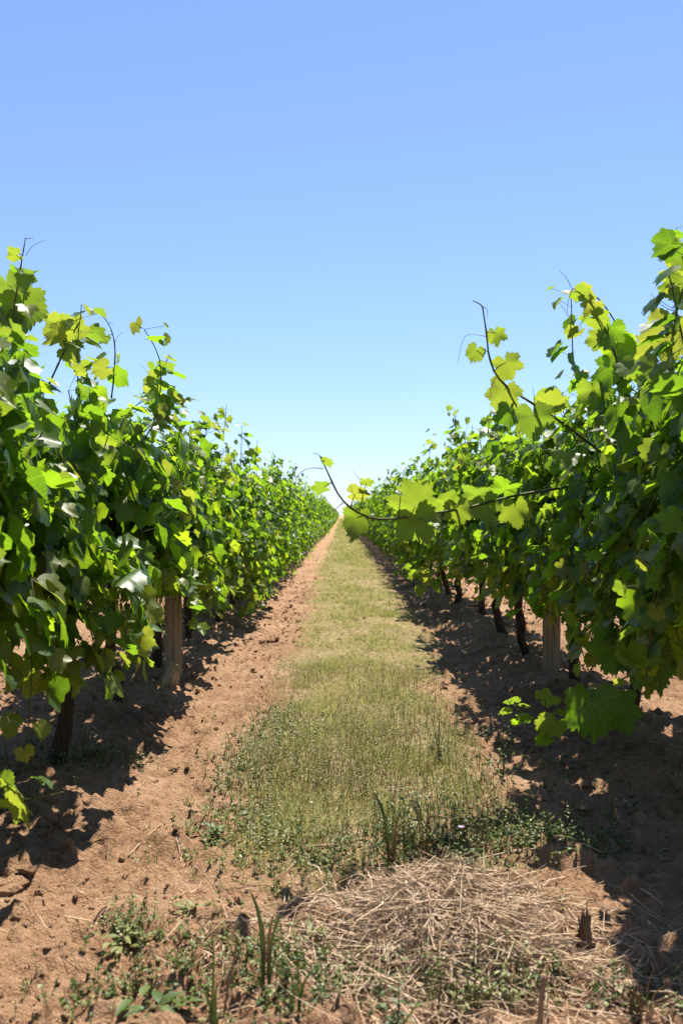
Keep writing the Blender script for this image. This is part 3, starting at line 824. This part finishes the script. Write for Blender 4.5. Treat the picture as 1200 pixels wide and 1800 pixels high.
# ------------------------------------------------------------------ posts
def lathe_post(name, base, h, r, n, square, rs, mat):
    z = np.concatenate([[-.25], np.linspace(0, h, 9)])
    if square:
        c = [(-1, -1), (-.86, -1), (.86, -1), (1, -.86), (1, .86), (.86, 1), (-.86, 1), (-1, .86)]
        prof = np.array(c, float) * r
        prof[0] = (-r, -r * .9)
    else:
        a = np.arange(n) / n * 2 * np.pi; prof = np.stack([np.cos(a), np.sin(a)], 1) * r
    k = len(prof); V = []
    for zz in z:
        w = 1 - .04 * zz / h
        V.append(np.column_stack([prof * w + rs.normal(0, .0012, prof.shape), np.full(k, zz)]))
    V = np.concatenate(V); F = []
    for i in range(len(z) - 1):
        for j in range(k):
            a_ = i * k + j; b_ = i * k + (j + 1) % k
            F += [(a_, b_, a_ + k), (b_, b_ + k, a_ + k)]
    V = np.vstack([V, (0, 0, h + .008)]); c_ = len(V) - 1; t0 = (len(z) - 1) * k
    F += [(t0 + j, t0 + (j + 1) % k, c_) for j in range(k)]
    mb = MB(); mb.add(V, F)
    return link(name, mb.mesh(name, [mat], not square), None, base)


prs = np.random.default_rng(3)
o = lathe_post('trellis_post', (-1.13, 6.72, gz(-1.13, 6.72)), 1.55, .056, 14, False, prs, M_POST)
o.rotation_euler = (.02, -.01, .4)
tag(o, 'round weathered timber post under the left row of vines', 'post', 'trellis posts')
o = lathe_post('trellis_post', (1.45, 6.9, gz(1.45, 6.9)), 1.6, .048, 8, True, prs, M_POST)
o.rotation_euler = (.0, .015, .25)
tag(o, 'square shaded timber post under the right row of vines', 'post', 'trellis posts')


def lump(name, base, size, rs, mat, parent=None, sub=2, rough=.18):
    import bmesh
    bm = bmesh.new(); bmesh.ops.create_icosphere(bm, subdivisions=sub, radius=1)
    V = np.array([v.co[:] for v in bm.verts]); F = np.array([[v.index for v in f.verts] for f in bm.faces]); bm.free()
    s1 = rs.integers(0, 999)
    n = vnoise(V[:, 0] * 2.1 + V[:, 2], V[:, 1] * 2.1 - V[:, 2] * 1.7, int(s1)) + .5 * vnoise(V[:, 0] * 5 + V[:, 2] * 3, V[:, 1] * 5, int(s1) + 1)
    V = V * (1 + rough * n[:, None]) * np.array(size)
    mb = MB(); mb.add(V, F)
    return link(name, mb.mesh(name, [mat], False), parent, base)


o = lump('stone', (-1.10, 6.45, gz(-1.10, 6.45) + .05), (.055, .05, .11), prs, M_STONE, sub=2, rough=.22)
o.rotation_euler = (0, .22, .3)
tag(o, 'tan chunk leaning at the foot of the round timber post', 'stone')


# ------------------------------------------------------------------ clods on the bare soil
def build_clods():
    rs = np.random.default_rng(21); mb = MB()
    t = (1 + 5 ** .5) / 2
    ico = nrm(np.array([(-1, t, 0), (1, t, 0), (-1, -t, 0), (1, -t, 0), (0, -1, t), (0, 1, t), (0, -1, -t), (0, 1, -t), (t, 0, -1), (t, 0, 1), (-t, 0, -1), (-t, 0, 1)], float))
    IF = np.array([(0, 11, 5), (0, 5, 1), (0, 1, 7), (0, 7, 10), (0, 10, 11), (1, 5, 9), (5, 11, 4), (11, 10, 2), (10, 7, 6), (7, 1, 8), (3, 9, 4), (3, 4, 2), (3, 2, 6), (3, 6, 8), (3, 8, 9), (4, 9, 5), (2, 4, 11), (6, 2, 10), (8, 6, 7), (9, 8, 1)])
    n = 17000
    y = 1.9 + (rs.random(n) ** 2.0) * 16; x = rs.uniform(-2.3, 2.3, n)
    keep = (rs.random(n) > strip_mask(x, y) * .85) & (fbm(x * 2, y * 2, 33, 2) + rs.normal(0, .25, n) > -.15)
    x, y = x[keep], y[keep]; z = ground_h(x, y)
    s = np.exp(rs.normal(-5.1, .5, len(x))) * np.clip(y / 6, .8, 2); s = np.clip(s, .003, .03)
    bx = np.concatenate([rs.normal(-1.08, .14, 26), rs.normal(.98, .16, 26), rs.uniform(-1.2, 1.2, 14)]); by = np.concatenate([rs.normal(3.4, .35, 26), rs.normal(4.1, .6, 26), rs.uniform(2.3, 6, 14)])
    x = np.append(x, bx); y = np.append(y, by); z = np.append(z, ground_h(bx, by)); s = np.append(s, rs.uniform(.012, .034, len(bx)))
    for i in range(len(x)):
        V = ico * (1 + rs.normal(0, .16, (12, 1))) * s[i] * np.array((rs.uniform(.8, 1.4), rs.uniform(.8, 1.3), rs.uniform(.5, .9)))
        a = rs.uniform(0, 6.28); ca, sa = math.cos(a), math.sin(a)
        V = np.stack([V[:, 0] * ca - V[:, 1] * sa, V[:, 0] * sa + V[:, 1] * ca, V[:, 2]], 1) + (x[i], y[i], z[i] + s[i] * .15)
        mb.add(V, IF)
    o = link('soil_clods', mb.mesh('soil_clods', [M_SOIL], False))
    tag(o, 'crumbs and clods of red brown soil scattered over the tracks', 'soil clods', kind='stuff')


build_clods()


# ------------------------------------------------------------------ grass strip
def blades(x, y, h, w, lean, rs, segs=2):
    """flat tapering blades; returns V, F, per vertex random"""
    n = len(x); z = ground_h(x, y)
    a = rs.uniform(0, 6.28, n); b = rs.uniform(0, 6.28, n)
    dx, dy = np.cos(a) * w * .5, np.sin(a) * w * .5
    lx, ly = np.cos(b) * lean * h, np.sin(b) * lean * h
    rows = []
    for k in range(segs):
        t = k / segs
        ox, oy = lx * t * t, ly * t * t; ww = 1 - .35 * t
        rows += [np.stack([x - dx * ww + ox, y - dy * ww + oy, z - .005 + h * t * (1 - .25 * lean * t)], 1), np.stack([x + dx * ww + ox, y + dy * ww + oy, z - .005 + h * t * (1 - .25 * lean * t)], 1)]
    rows.append(np.stack([x + lx, y + ly, z + h * (1 - .25 * lean)], 1))
    V = np.stack(rows, 1); m = V.shape[1]
    F = []
    for k in range(segs - 1):
        F += [(2 * k, 2 * k + 1, 2 * k + 2), (2 * k + 1, 2 * k + 3, 2 * k + 2)]
    F.append((2 * segs - 2, 2 * segs - 1, 2 * segs))
    FF = (np.array(F)[None] + (np.arange(n) * m)[:, None, None]).reshape(-1, 3)
    return V.reshape(-1, 3), FF, m


def grass_tint(x, y, rs):
    g = fbm(x * 1.6, y * 1.1, 61, 3)
    return np.clip(.54 - .60 * g + rs.normal(0, .22, len(x)), .02, .97)


def build_grass():
    rs = np.random.default_rng(31); mb = MB()
    bands = [(2.9, 6.2, 56000, .034, .0030, 2), (6.2, 11, 46000, .030, .0045, 2), (11, 24, 46000, .034, .009, 1), (24, 70, 34000, .05, .022, 1), (70, 300, 22000, .07, .07, 1)]
    for y0, y1, n, h, w, segs in bands:
        y = y0 + (y1 - y0) * rs.random(n) ** (1.25 if y0 > 10 else 1.0)
        x = rs.uniform(-.75, 1.15, n)
        m = np.clip((strip_soft(x, y)) * 1.0, 0, 1) * np.clip(.62 + 1.7 * fbm(x * 3.2, y * 2.2, 71, 3), .06, 1)
        m = np.where(strip_soft(x, y) < .03, .03 * (fbm(x * 4, y * 4, 73, 2) > .1), m)
        k = rs.random(n) < m
        x, y = x[k], y[k]
        hh = h * np.exp(rs.normal(0, .4, len(x)))
        hh = hh * (1 + 1.6 * np.clip(fbm(x * 4.2, y * 3.6, 75, 2) - .1, 0, 1))
        V, F, mm = blades(x, y, hh, w * rs.uniform(.6, 1.4, len(x)), rs.uniform(.3, 1.7, len(x)), rs, segs)
        mb.add(V, F, None, np.repeat(grass_tint(x, y, rs), mm))
    o = link('grass', mb.mesh('grass', [M_GRASS], False))
    tag(o, 'short half dry grass growing down the middle of the aisle', 'grass', kind='stuff')

    # the taller weeds with cream seed heads near the viewer
    mb = MB(); n = 8500
    y = rs.uniform(3.25, 7.2, n); x = rs.uniform(-.6, .9, n)
    k = rs.random(n) < strip_soft(x, y) * np.clip(.5 + 1.0 * fbm(x * 1.9, y * 1.5, 81, 2), 0, 1) * np.clip(1.5 - (y - 3.2) / 5.0, .15, 1)
    x, y = x[k], y[k]; z = ground_h(x, y)
    h = .085 * np.exp(rs.normal(0, .38, len(x))) * np.clip(1.4 - (y - 3.2) / 6, .6, 1.4)
    for i in range(len(x)):
        a = rs.uniform(0, 6.28); l = rs.uniform(.1, .6) * h[i]
        tip = np.array((x[i] + math.cos(a) * l, y[i] + math.sin(a) * l, z[i] + h[i]))
        P = np.array([(x[i], y[i], z[i] - .01), (x[i] + math.cos(a) * l * .3, y[i] + math.sin(a) * l * .3, z[i] + h[i] * .55), tip])
        V, F = tube(P, [.0012, .001, .0006], 3, cap=False); mb.add(V, F, None, rs.uniform(.15, .9), 0)
        m = int(rs.integers(7, 16))
        t = rs.uniform(.45, 1.05, m); c = P[0] + (tip - P[0]) * t[:, None] + rs.normal(0, .011, (m, 3))
        s = rs.uniform(.0020, .0050, m)
        D1 = nrm(rs.normal(0, 1, (m, 3))) * s[:, None]; D2 = nrm(rs.normal(0, 1, (m, 3))) * s[:, None] * .7
        Vq = np.stack([c - D1, c + D2, c + D1, c - D2], 1).reshape(-1, 3)
        Fq = (np.array([(0, 1, 2), (0, 2, 3)])[None] + (np.arange(m) * 4)[:, None, None]).reshape(-1, 3)
        mb.add(Vq, Fq, None, np.repeat(rs.random(m), 4), 1 if rs.random() < .62 else 0)
    o = link('seeding_weeds', mb.mesh('seeding_weeds', [M_GRASS, M_SEED], False))
    tag(o, 'wispy weeds with cream seed heads in the near end of the grass', 'weeds', kind='stuff')


build_grass()


def build_ground_weeds():
    rs = np.random.default_rng(37); mb = MB()
    # patches: centre x, y, spread x, spread y, plants, height, share of pale leaves
    patches = [(-.30, 3.45, .14, .20, 260, .05, .85), (-.05, 3.32, .14, .16, 300, .055, .85), (.30, 3.32, .14, .14, 200, .06, .4), (.60, 3.50, .14, .16, 260, .08, .2),
               (-.58, 2.72, .06, .07, 110, .05, .6), (-.36, 2.58, .10, .08, 110, .045, .6), (-.50, 2.36, .12, .06, 130, .045, .4), (-.12, 2.42, .10, .14, 260, .06, .35),
               (-.40, 3.75, .10, .16, 180, .04, .5), (-.42, 4.5, .09, .25, 420, .05, .85), (-.34, 5.3, .10, .3, 420, .06, .9), (-.1, 4.9, .2, .5, 350, .05, .85), (.35, 5.2, .2, .6, 300, .05, .8), (.33, 2.36, .10, .06, 170, .08, .8), (.06, 2.36, .07, .05, 60, .06, .5), (.36, 3.5, .14, .16, 150, .15, .75), (.20, 3.45, .08, .1, 70, .16, .6),
               (.85, 3.45, .12, .12, 160, .05, .3), (-1.12, 4.55, .10, .14, 170, .05, .6), (-1.3, 4.6, .2, .3, 200, .05, .2), (.70, 2.35, .12, .06, 90, .04, .2), (.62, 4.6, .12, .5, 160, .05, .4), (1.1, 4.0, .3, .5, 160, .04, .2), (.15, 4.2, .35, .6, 420, .05, .7)]
    V0 = np.array([(0, 0, 0), (-.5, .45, .1), (.5, .45, .1), (-.36, .85, .05), (.36, .85, .05), (0, 1.15, -.1)]); F0 = np.array([(0, 2, 1), (1, 2, 3), (2, 4, 3), (3, 4, 5)])
    for cx, cy, sx_, sy_, n, h, pale in patches:
        x = cx + rs.normal(0, 1, n) * sx_; y = np.maximum(cy + rs.normal(0, 1, n) * sy_, 1.9); z = ground_h(x, y)
        for i in range(n):
            hh = h * rs.uniform(.2, 1.3); a = rs.uniform(0, 6.28); ln = rs.uniform(0, .7) * hh
            tip = np.array((x[i] + math.cos(a) * ln, y[i] + math.sin(a) * ln, z[i] + hh)); b = np.array((x[i], y[i], z[i] - .005))
            sV, sF = tube(np.array([b, (b + tip) / 2 + (0, 0, hh * .1), tip]), [.0010, .0009, .0006], 3, cap=False); mb.add(sV, sF, None, rs.uniform(0, .6), 0)
            m = int(rs.integers(3, 8)); kind = 1 if rs.random() < pale else 0
            if rs.random() < .14: kind = 2
            for q in range(m):
                c = b + (tip - b) * rs.uniform(.25, 1.0); s_ = rs.uniform(.006, .015) * (.6 if kind == 2 else 1)
                N = np.array([rs.normal(0, .5), rs.normal(0, .5), .9]); T = np.array([rs.normal(), rs.normal(), rs.normal(0, .4)])
                R_ = leaf_frames(N[None], T[None])[0]
                mb.add((V0 * (s_ * rs.uniform(.6, 1), s_, s_)) @ R_.T + c, F0, None, rs.random(), kind)
    o = link('low_weeds', mb.mesh('low_weeds', [M_WEED, M_PALEWEED, M_SEED], False))
    tag(o, 'patchy low weeds and clover among the grass, straw and soil', 'low weeds', kind='stuff')


build_ground_weeds()


def build_straw():
    rs = np.random.default_rng(41); mb = MB(); n = 5200
    u = rs.standard_t(6, n); v = rs.standard_t(6, n)
    cx = .26 + u * .17; cy = 2.64 + v * .22
    hgt = .17 * np.exp(-((cx - .27) / .24) ** 2 - ((cy - 2.66) / .30) ** 2)
    z = ground_h(cx, cy) + hgt * rs.random(n) ** .5
    for i in range(n):
        L = rs.uniform(.05, .22); a = rs.uniform(0, 6.28); e = rs.normal(0, .16)
        if rs.random() < .16: e = rs.uniform(.2, .9)
        d = np.array((math.cos(a) * math.cos(e), math.sin(a) * math.cos(e), math.sin(e)))
        b = rs.normal(0, .10, 3) * L; b[2] = -abs(b[2])
        c = np.array((cx[i], cy[i], z[i] + .008))
        P = np.array([c - d * L / 2 + b, c, c + d * L / 2 + b])
        P[:, 2] = np.maximum(P[:, 2], ground_h(P[:, 0], P[:, 1]) + .002)
        r = rs.uniform(.0006, .0016) * (1.5 if rs.random() < .08 else 1)
        V, F = tube(P, [r, r, r * .6], 3, cap=False); mb.add(V, F, None, rs.random())
    o = link('straw', mb.mesh('straw', [M_STRAW], False))
    tag(o, 'heap of pale dry straw in the middle of the near ground', 'straw', kind='stuff')
    # loose stalks lying about the tracks and the near corner
    mb = MB(); n = 900
    cx = rs.uniform(-.9, 1.0, n); cy = 2.0 + rs.random(n) ** 1.5 * 5
    cx[:330] = rs.normal(.74, .13, 330); cy[:330] = rs.normal(2.36, .10, 330)
    cx[330:520] = rs.normal(-.12, .16, 190); cy[330:520] = rs.normal(2.55, .22, 190)
    for i in range(n):
        L = rs.uniform(.03, .13); a = rs.uniform(0, 6.28); d = np.array((math.cos(a), math.sin(a), 0)) * L / 2
        P = np.array([(cx[i] - d[0], cy[i] - d[1], 0), (cx[i] + rs.normal(0, .006), cy[i] + rs.normal(0, .006), 0), (cx[i] + d[0], cy[i] + d[1], 0)])
        P[:, 2] = ground_h(P[:, 0], P[:, 1]) + .004
        V, F = tube(P, rs.uniform(.0008, .0016), 3, cap=False); mb.add(V, F, None, rs.random())
    o = link('loose_straw', mb.mesh('loose_straw', [M_STRAW], False))
    tag(o, 'loose bits of dry stalk strewn over soil and grass', 'straw bits', kind='stuff')


build_straw()


# ------------------------------------------------------------------ single weeds, sticks and stumps near the viewer
def gpos(px, py):
    """place on the ground seen at photo pixel (px, py)"""
    d = F_PX * CAM_H / (py - HORIZON)
    for _ in range(6):
        x = (px - 600) / F_PX * d
        d = F_PX * (CAM_H - gz(x, d)) / (py - HORIZON)
    x = (px - 600) / F_PX * d
    return np.array((x, d, gz(x, d)))


def blade_mesh(name, path, w, mat, crease=.25):
    P = np.asarray(path, float); n = len(P)
    T = nrm(np.gradient(P, axis=0)); S = nrm(np.cross(T, (0.2, -1, .1))); Nn = np.cross(S, T)
    ww = w * np.interp(np.linspace(0, 1, n), [0, .3, .75, 1], [.6, 1, .7, .03])
    V = []
    for i in range(n):
        V += [P[i] - S[i] * ww[i] / 2 + Nn[i] * ww[i] * crease, P[i], P[i] + S[i] * ww[i] / 2 + Nn[i] * ww[i] * crease]
    F = []
    for i in range(n - 1):
        for j in (0, 1):
            a = 3 * i + j; F += [(a, a + 1, a + 3), (a + 1, a + 4, a + 3)]
    mb = MB(); mb.add(V, F); return mb.mesh(name, [mat])


def grass_clump(px, py, specs, label, mat, group=None):
    """specs: (dx px, dy px, bend, width m) of each blade as seen, from the foot"""
    b = gpos(px, py); d = b[1]
    root = link('grass_clump', None, None, b); tag(root, label, 'grass clump', group)
    for dx, dy, bend, w in specs:
        e = np.array((dx / F_PX * d, bend * .3 * abs(dy) / F_PX * d, -dy / F_PX * d))
        f = np.array((np.sign(dx) * .006, 0, -.01))
        mid = e * .55 + np.array((0, 0, .12 * e[2])) + np.array((-e[0] * .2, 0, 0))
        link('blade', blade_mesh('blade', smooth_path([f, mid, e], 7), w, mat if not isinstance(mat, list) else mat[int(abs(dx)) % len(mat)]), root)
    return root


def weed_leaf_arrays(rs, wid=.42):
    t = np.linspace(0, 1, 6); w = wid * np.array([.12, .75, 1, .85, .5, .02]); z = -.35 * t * t
    V = []; 
    for i in range(6):
        V += [(-w[i] / 2 * rs.uniform(.9, 1.1), t[i], z[i] + .12 * w[i]), (0, t[i], z[i]), (w[i] / 2 * rs.uniform(.9, 1.1), t[i], z[i] + .12 * w[i])]
    F = []
    for i in range(5):
        for j in (0, 1):
            a = 3 * i + j; F += [(a, a + 1, a + 3), (a + 1, a + 4, a + 3)]
    return np.array(V), np.array(F)


wrs = np.random.default_rng(51)
WL = [weed_leaf_arrays(wrs) for _ in range(3)]
WEED_ME = {}
for nm, mt in (('green', M_WEED), ('pale', M_PALEWEED)):
    WEED_ME[nm] = []
    for V, F in WL:
        mb = MB(); mb.add(V, F, V * np.array((1, 1, 0))); WEED_ME[nm].append(mb.mesh('weed_leaf', [mt]))


def rosette(px, py, n, size, label, tone='green', lift=.35, group=None):
    b = gpos(px, py); root = link('weed', None, None, b); tag(root, label, 'weed', group)
    size *= .72; n = int(n * 1.8)
    for i in range(n):
        a = i * 2.4 + wrs.uniform(-.3, .3); e = lift + wrs.uniform(-.2, .35)
        o = link('leaf', WEED_ME[tone][i % 3], root)
        s = size * wrs.uniform(.6, 1.1)
        o.scale = (s * wrs.uniform(.8, 1.1), s, s); o.rotation_euler = (e, 0, a)
        o.location = (wrs.normal(0, size * .45), wrs.normal(0, size * .45), .002 + .018 * i / n)
    return root


def upright_weed(px, py, hpx, label, tone='green', leaf=.03, per=16, stems=3, spread=.05, flower=False, group=None):
    b = gpos(px, py); d = b[1]; h = hpx / F_PX * d
    root = link('weed', None, None, b); tag(root, label, 'weed', group)
    for s in range(stems):
        a = wrs.uniform(0, 6.28); k = wrs.uniform(.65, 1.0) if s else 1.0
        top = np.array((math.cos(a) * spread * (s > 0), math.sin(a) * spread * (s > 0), h * k))
        P = smooth_path([(0, 0, -.01), top * .5 + wrs.normal(0, .006, 3), top], 6)
        V, F = tube(P, np.linspace(.0022, .0009, 6), 4); mb = MB(); mb.add(V, F)
        st = link('stem', mb.mesh('stem', [M_CANE]), root)
        for q in range(per):
            t = (q + .6) / per; c = P[0] + (top - P[0]) * t
            o = link('leaf', WEED_ME[tone][q % 3], st)
            z = leaf * wrs.uniform(.7, 1.15) * (1 - .5 * t); o.scale = (z, z, z)
            o.rotation_euler = (wrs.uniform(.1, .9), 0, q * 2.4 + wrs.uniform(-.4, .4)); o.location = c
        if flower and s == 0:
            mb = MB()
            for q in range(9):
                a2 = q * .698; dd = np.array((math.cos(a2), math.sin(a2), .5)) * .012; sd = np.array((-math.sin(a2), math.cos(a2), 0)) * .004
                mb.add([top, top + dd * .6 + sd, top + dd, top + dd * .6 - sd], [(0, 1, 2), (0, 2, 3)])
            link('flower', mb.mesh('flower', [M_FLOWER]), root)
    return root


def stick(pts, r0, r1, label, mat, name='stick', n=9, sides=6):
    P = smooth_path(pts, n); b = P[0].copy()
    rr = np.linspace(r0, r1, n) * (1 + wrs.normal(0, .06, n))
    V, F = tube(P - b, rr, sides); mb = MB(); mb.add(V, F)
    o = link(name, mb.mesh(name, [mat]), None, b); tag(o, label, 'stick'); return o


def foot_at(px, py, tops):
    b = gpos(px, py); d = b[1]
    return [b - np.array((0, 0, .02))] + [b + np.array((dx / F_PX * d, dyy, dz / F_PX * d)) for dx, dz, dyy in tops]


# grass clumps
grass_clump(468, 1735, [(-30, -170, .2, .011), (-8, -120, .1, .006), (14, -135, -.2, .009), (28, -130, .3, .007), (-16, -90, -.4, .006), (40, -70, .4, .005), (6, -100, .5, .006), (52, 40, -.4, .005), (30, 30, -.5, .004), (-46, -30, -.3, .005)],
            'broad olive grass blades rising left of the straw heap', [M_BLADE, M_BLADE, M_DRYBLADE])
grass_clump(376, 1812, [(-2, -160, .1, .006), (6, -84, .2, .007), (-20, -70, .1, .006), (-6, -60, -.3, .005), (24, -40, .3, .005)],
            'one tall thin green blade with short shoots at the bottom edge', M_BLADE)
grass_clump(688, 1540, [(-34, -150, .2, .012), (-14, -70, .2, .008), (4, -110, .1, .010), (12, -80, -.2, .009), (20, -120, .3, .007), (40, -60, -.2, .006), (-40, -50, .3, .006), (28, -40, -.4, .008), (-6, -60, -.5, .008)],
            'dark brown withered grass clump behind the straw heap', [M_DRYBLADE, M_BLADE, M_DRYBLADE])
grass_clump(520, 1780, [(-20, -90, .1, .006), (10, -110, .1, .005), (30, -70, .3, .006), (-36, -50, .2, .005), (46, -90, -.2, .006), (20, -60, -.4, .005)],
            'mixed green and dry grass clump at the left foot of the straw heap', [M_BLADE, M_DRYBLADE])
grass_clump(830, 1790, [(-20, -90, .1, .004), (14, -120, .2, .004), (34, -80, .1, .005), (-50, -60, .2, .004), (60, -70, -.2, .004), (4, -70, -.4, .004), (-30, -110, .3, .003)],
            'thin yellow green grass growing through the near straw', [M_BLADE, M_DRYBLADE])
grass_clump(1130, 1795, [(-30, -60, .1, .005), (20, -90, .2, .004), (50, -70, .1, .005), (-10, -50, -.3, .004), (70, -50, .2, .004)],
            'dry grass tuft in the bottom corner beside the shade', M_DRYBLADE)
grass_clump(745, 1525, [(-26, -120, .2, .004), (-8, -95, .1, .005), (12, -130, -.2, .004), (30, -100, .3, .004), (-40, -60, .3, .004), (44, -70, -.2, .004), (4, -60, -.5, .005), (22, -150, .2, .003)],
            'tall dry brown stems right of the withered clump behind the straw', [M_DRYBLADE, M_STRAW])
grass_clump(850, 1500, [(-22, -90, .2, .004), (-6, -120, .1, .003), (16, -100, -.2, .004), (34, -70, .3, .004), (-38, -50, .3, .004), (50, -50, -.3, .003)],
            'thin dry stems at the edge of the right row shade', [M_DRYBLADE, M_STRAW, M_BLADE])
grass_clump(765, 1798, [(-30, -110, .1, .003), (10, -140, .2, .003), (40, -100, .1, .003), (-60, -70, .2, .003), (70, -60, -.2, .003), (-10, -80, -.4, .003), (25, -60, .4, .004), (-45, -40, .5, .003)],
            'pale green grass stems leaning over the front of the straw', [M_BLADE, M_STRAW])
# broadleaf weeds
rosette(225, 1660, 16, .075, 'low green weed patch on the bare left track', 'pale', .5)
rosette(275, 1785, 9, .10, 'flat dock like weed with long leaves at the bottom left', 'green', .25)
rosette(375, 1470, 14, .06, 'small dark green weed on the left track below the grass', 'green', .4)
rosette(330, 1600, 10, .05, 'yellowish low weed between track and straw', 'pale', .4)
rosette(500, 1480, 18, .06, 'pale mat of weed leaves beside the near grass edge', 'pale', .5)
rosette(570, 1520, 18, .06, 'pale clover like weed left of the withered clump', 'pale', .6)
rosette(460, 1300, 16, .05, 'fresh green weed at the left edge of the grass strip', 'pale', .6)
rosette(555, 1650, 10, .06, 'bright lime weed at the upper left of the straw heap', 'pale', .7)
rosette(170, 1325, 14, .07, 'yellow green weed at the edge of the left row shade', 'pale', .6)
rosette(100, 1330, 12, .07, 'shaded weed under the left row beside the track', 'green', .6)
for px, py, n, s, h, lab in ((740, 1740, 8, 20, 85, 'leafy green weed growing up through the middle of the straw'), (800, 1790, 9, 26, 100, 'pale leafy weed at the bottom edge in front of the straw'),
                             (700, 1795, 8, 22, 80, 'small leafy weed low at the straw heap front'), (880, 1770, 8, 24, 80, 'pale weed beside the upright brown stick')):
    upright_weed(px, py, h, lab, 'pale' if 'pale' in lab else 'green', .035, n, 4, .06)
upright_weed(772, 1345, 100, 'tall green weed standing alone at the right grass edge', 'green', .030, 18, 4, .04)
upright_weed(884, 1375, 110, 'thin dark weed stem below the right row suckers', 'green', .022, 16, 2, .03)
upright_weed(810, 1535, 80, 'weed with small mauve flowers beyond the straw heap', 'green', .030, 10, 4, .07, flower=True)
upright_weed(765, 1500, 110, 'wispy dry weed right of the withered brown clump', 'pale', .022, 16, 5, .08)
upright_weed(930, 1490, 60, 'dark green bushy weed in the edge of the right shade', 'green', .035, 10, 6, .10)
upright_weed(870, 1470, 70, 'leafy weed between the straw heap and the right shade', 'pale', .028, 12, 5, .08)
upright_weed(985, 1480, 45, 'low weed inside the right row shadow', 'green', .030, 10, 5, .09)
upright_weed(640, 1400, 70, 'fine green weed in the middle of the tall grass', 'pale', .018, 16, 5, .06)
upright_weed(560, 1380, 60, 'fine pale weed in the left half of the tall grass', 'pale', .018, 16, 5, .06)

# sticks
stick(foot_at(946, 1812, [(4, 60, .01), (12, 130, .02)]), .0065, .0055, 'upright brown cut stick at the bottom edge right of the straw', M_STICK)
stick(foot_at(640, 1570, [(5, 40, .01), (14, 92, .03)]), .0030, .0022, 'pale reed standing up at the back of the straw heap', M_STRAW)
stick(foot_at(392, 1765, [(16, 60, 0), (24, 110, 0), (20, 126, 0)]), .0030, .0026, 'pinkish bent stick beside the tall green blade', M_STICK)
p, q = gpos(226, 1504), gpos(285, 1448)
stick([p + (0, 0, .006), (p + q) / 2 + (0, 0, .012), q + (0, 0, .006)], .0032, .0022, 'straight pale straw lying on the left track', M_STRAW)
p, q = gpos(167, 1622), gpos(188, 1604)
stick([p + (0, 0, .004), (p + q) / 2 + (0, 0, .012), q + (0, 0, .004)], .0035, .0028, 'short dark twig lying on the left track', M_TWIG)
p, q = gpos(820, 1530), gpos(1010, 1505)
stick([p + (0, 0, .03), (p + q) / 2 + (0, 0, .045), q + (0, 0, .03)], .0022, .0014, 'long thin stalk lying across the weeds near the right shade', M_STRAW)


def stump(px, py, hpx, r, label, lean):
    b = gpos(px, py); d = b[1]; h = hpx / F_PX * d
    rs = np.random.default_rng(px); root = link('stump', None, None, b); tag(root, label, 'stump')
    n = 9; z = np.array([-.06, 0, .25 * h, .5 * h, .7 * h])
    P = np.stack([lean * z + rs.normal(0, r * .15, 5), rs.normal(0, r * .15, 5), z], 1)
    V, F = tube(P, np.array([1.5, 1.15, .85, .9, .7]) * r, n, cap=True)
    V = V + rs.normal(0, r * .14, V.shape); mb = MB(); mb.add(V, F); link('wood', mb.mesh('wood', [M_ROT], False), root)
    for i in range(13):
        a = rs.uniform(0, 6.28); rr = r * rs.uniform(.3, .85); hh = h * rs.uniform(.6, 1.15)
        Q = np.array([(math.cos(a) * rr + lean * .2 * h, math.sin(a) * rr, .2 * h), (math.cos(a) * rr * 1.1 + lean * .6 * h + rs.normal(0, .002), math.sin(a) * rr, .65 * hh), (math.cos(a) * rr * 1.3 + lean * hh + rs.normal(0, .006), math.sin(a) * rr * 1.3, hh)])
        V, F = tube(Q, [r * .30, r * .2, r * .04], 4); mb = MB(); mb.add(V + rs.normal(0, r * .03, V.shape), F); link('splinter', mb.mesh('splinter', [M_ROT], False), root)
    for i in range(7):
        a = rs.uniform(0, 6.28); R0 = r * rs.uniform(1.0, 1.4)
        Q = np.array([(math.cos(a) * r * .7, math.sin(a) * r * .7, h * rs.uniform(.1, .4)), (math.cos(a) * R0, math.sin(a) * R0, .02), (math.cos(a) * R0 * 2, math.sin(a) * R0 * 2, rs.uniform(-.004, .006))])
        V, F = tube(Q, [r * .16, r * .14, r * .05], 4); mb = MB(); mb.add(V, F); link('root', mb.mesh('root', [M_ROT], False), root)
    return root


stump(1024, 1672, 82, .015, 'splintered dead wood stub standing on the sunlit soil at right', .06)
stump(1108, 1790, 66, .011, 'broken dead stub in the bottom right corner', .25)
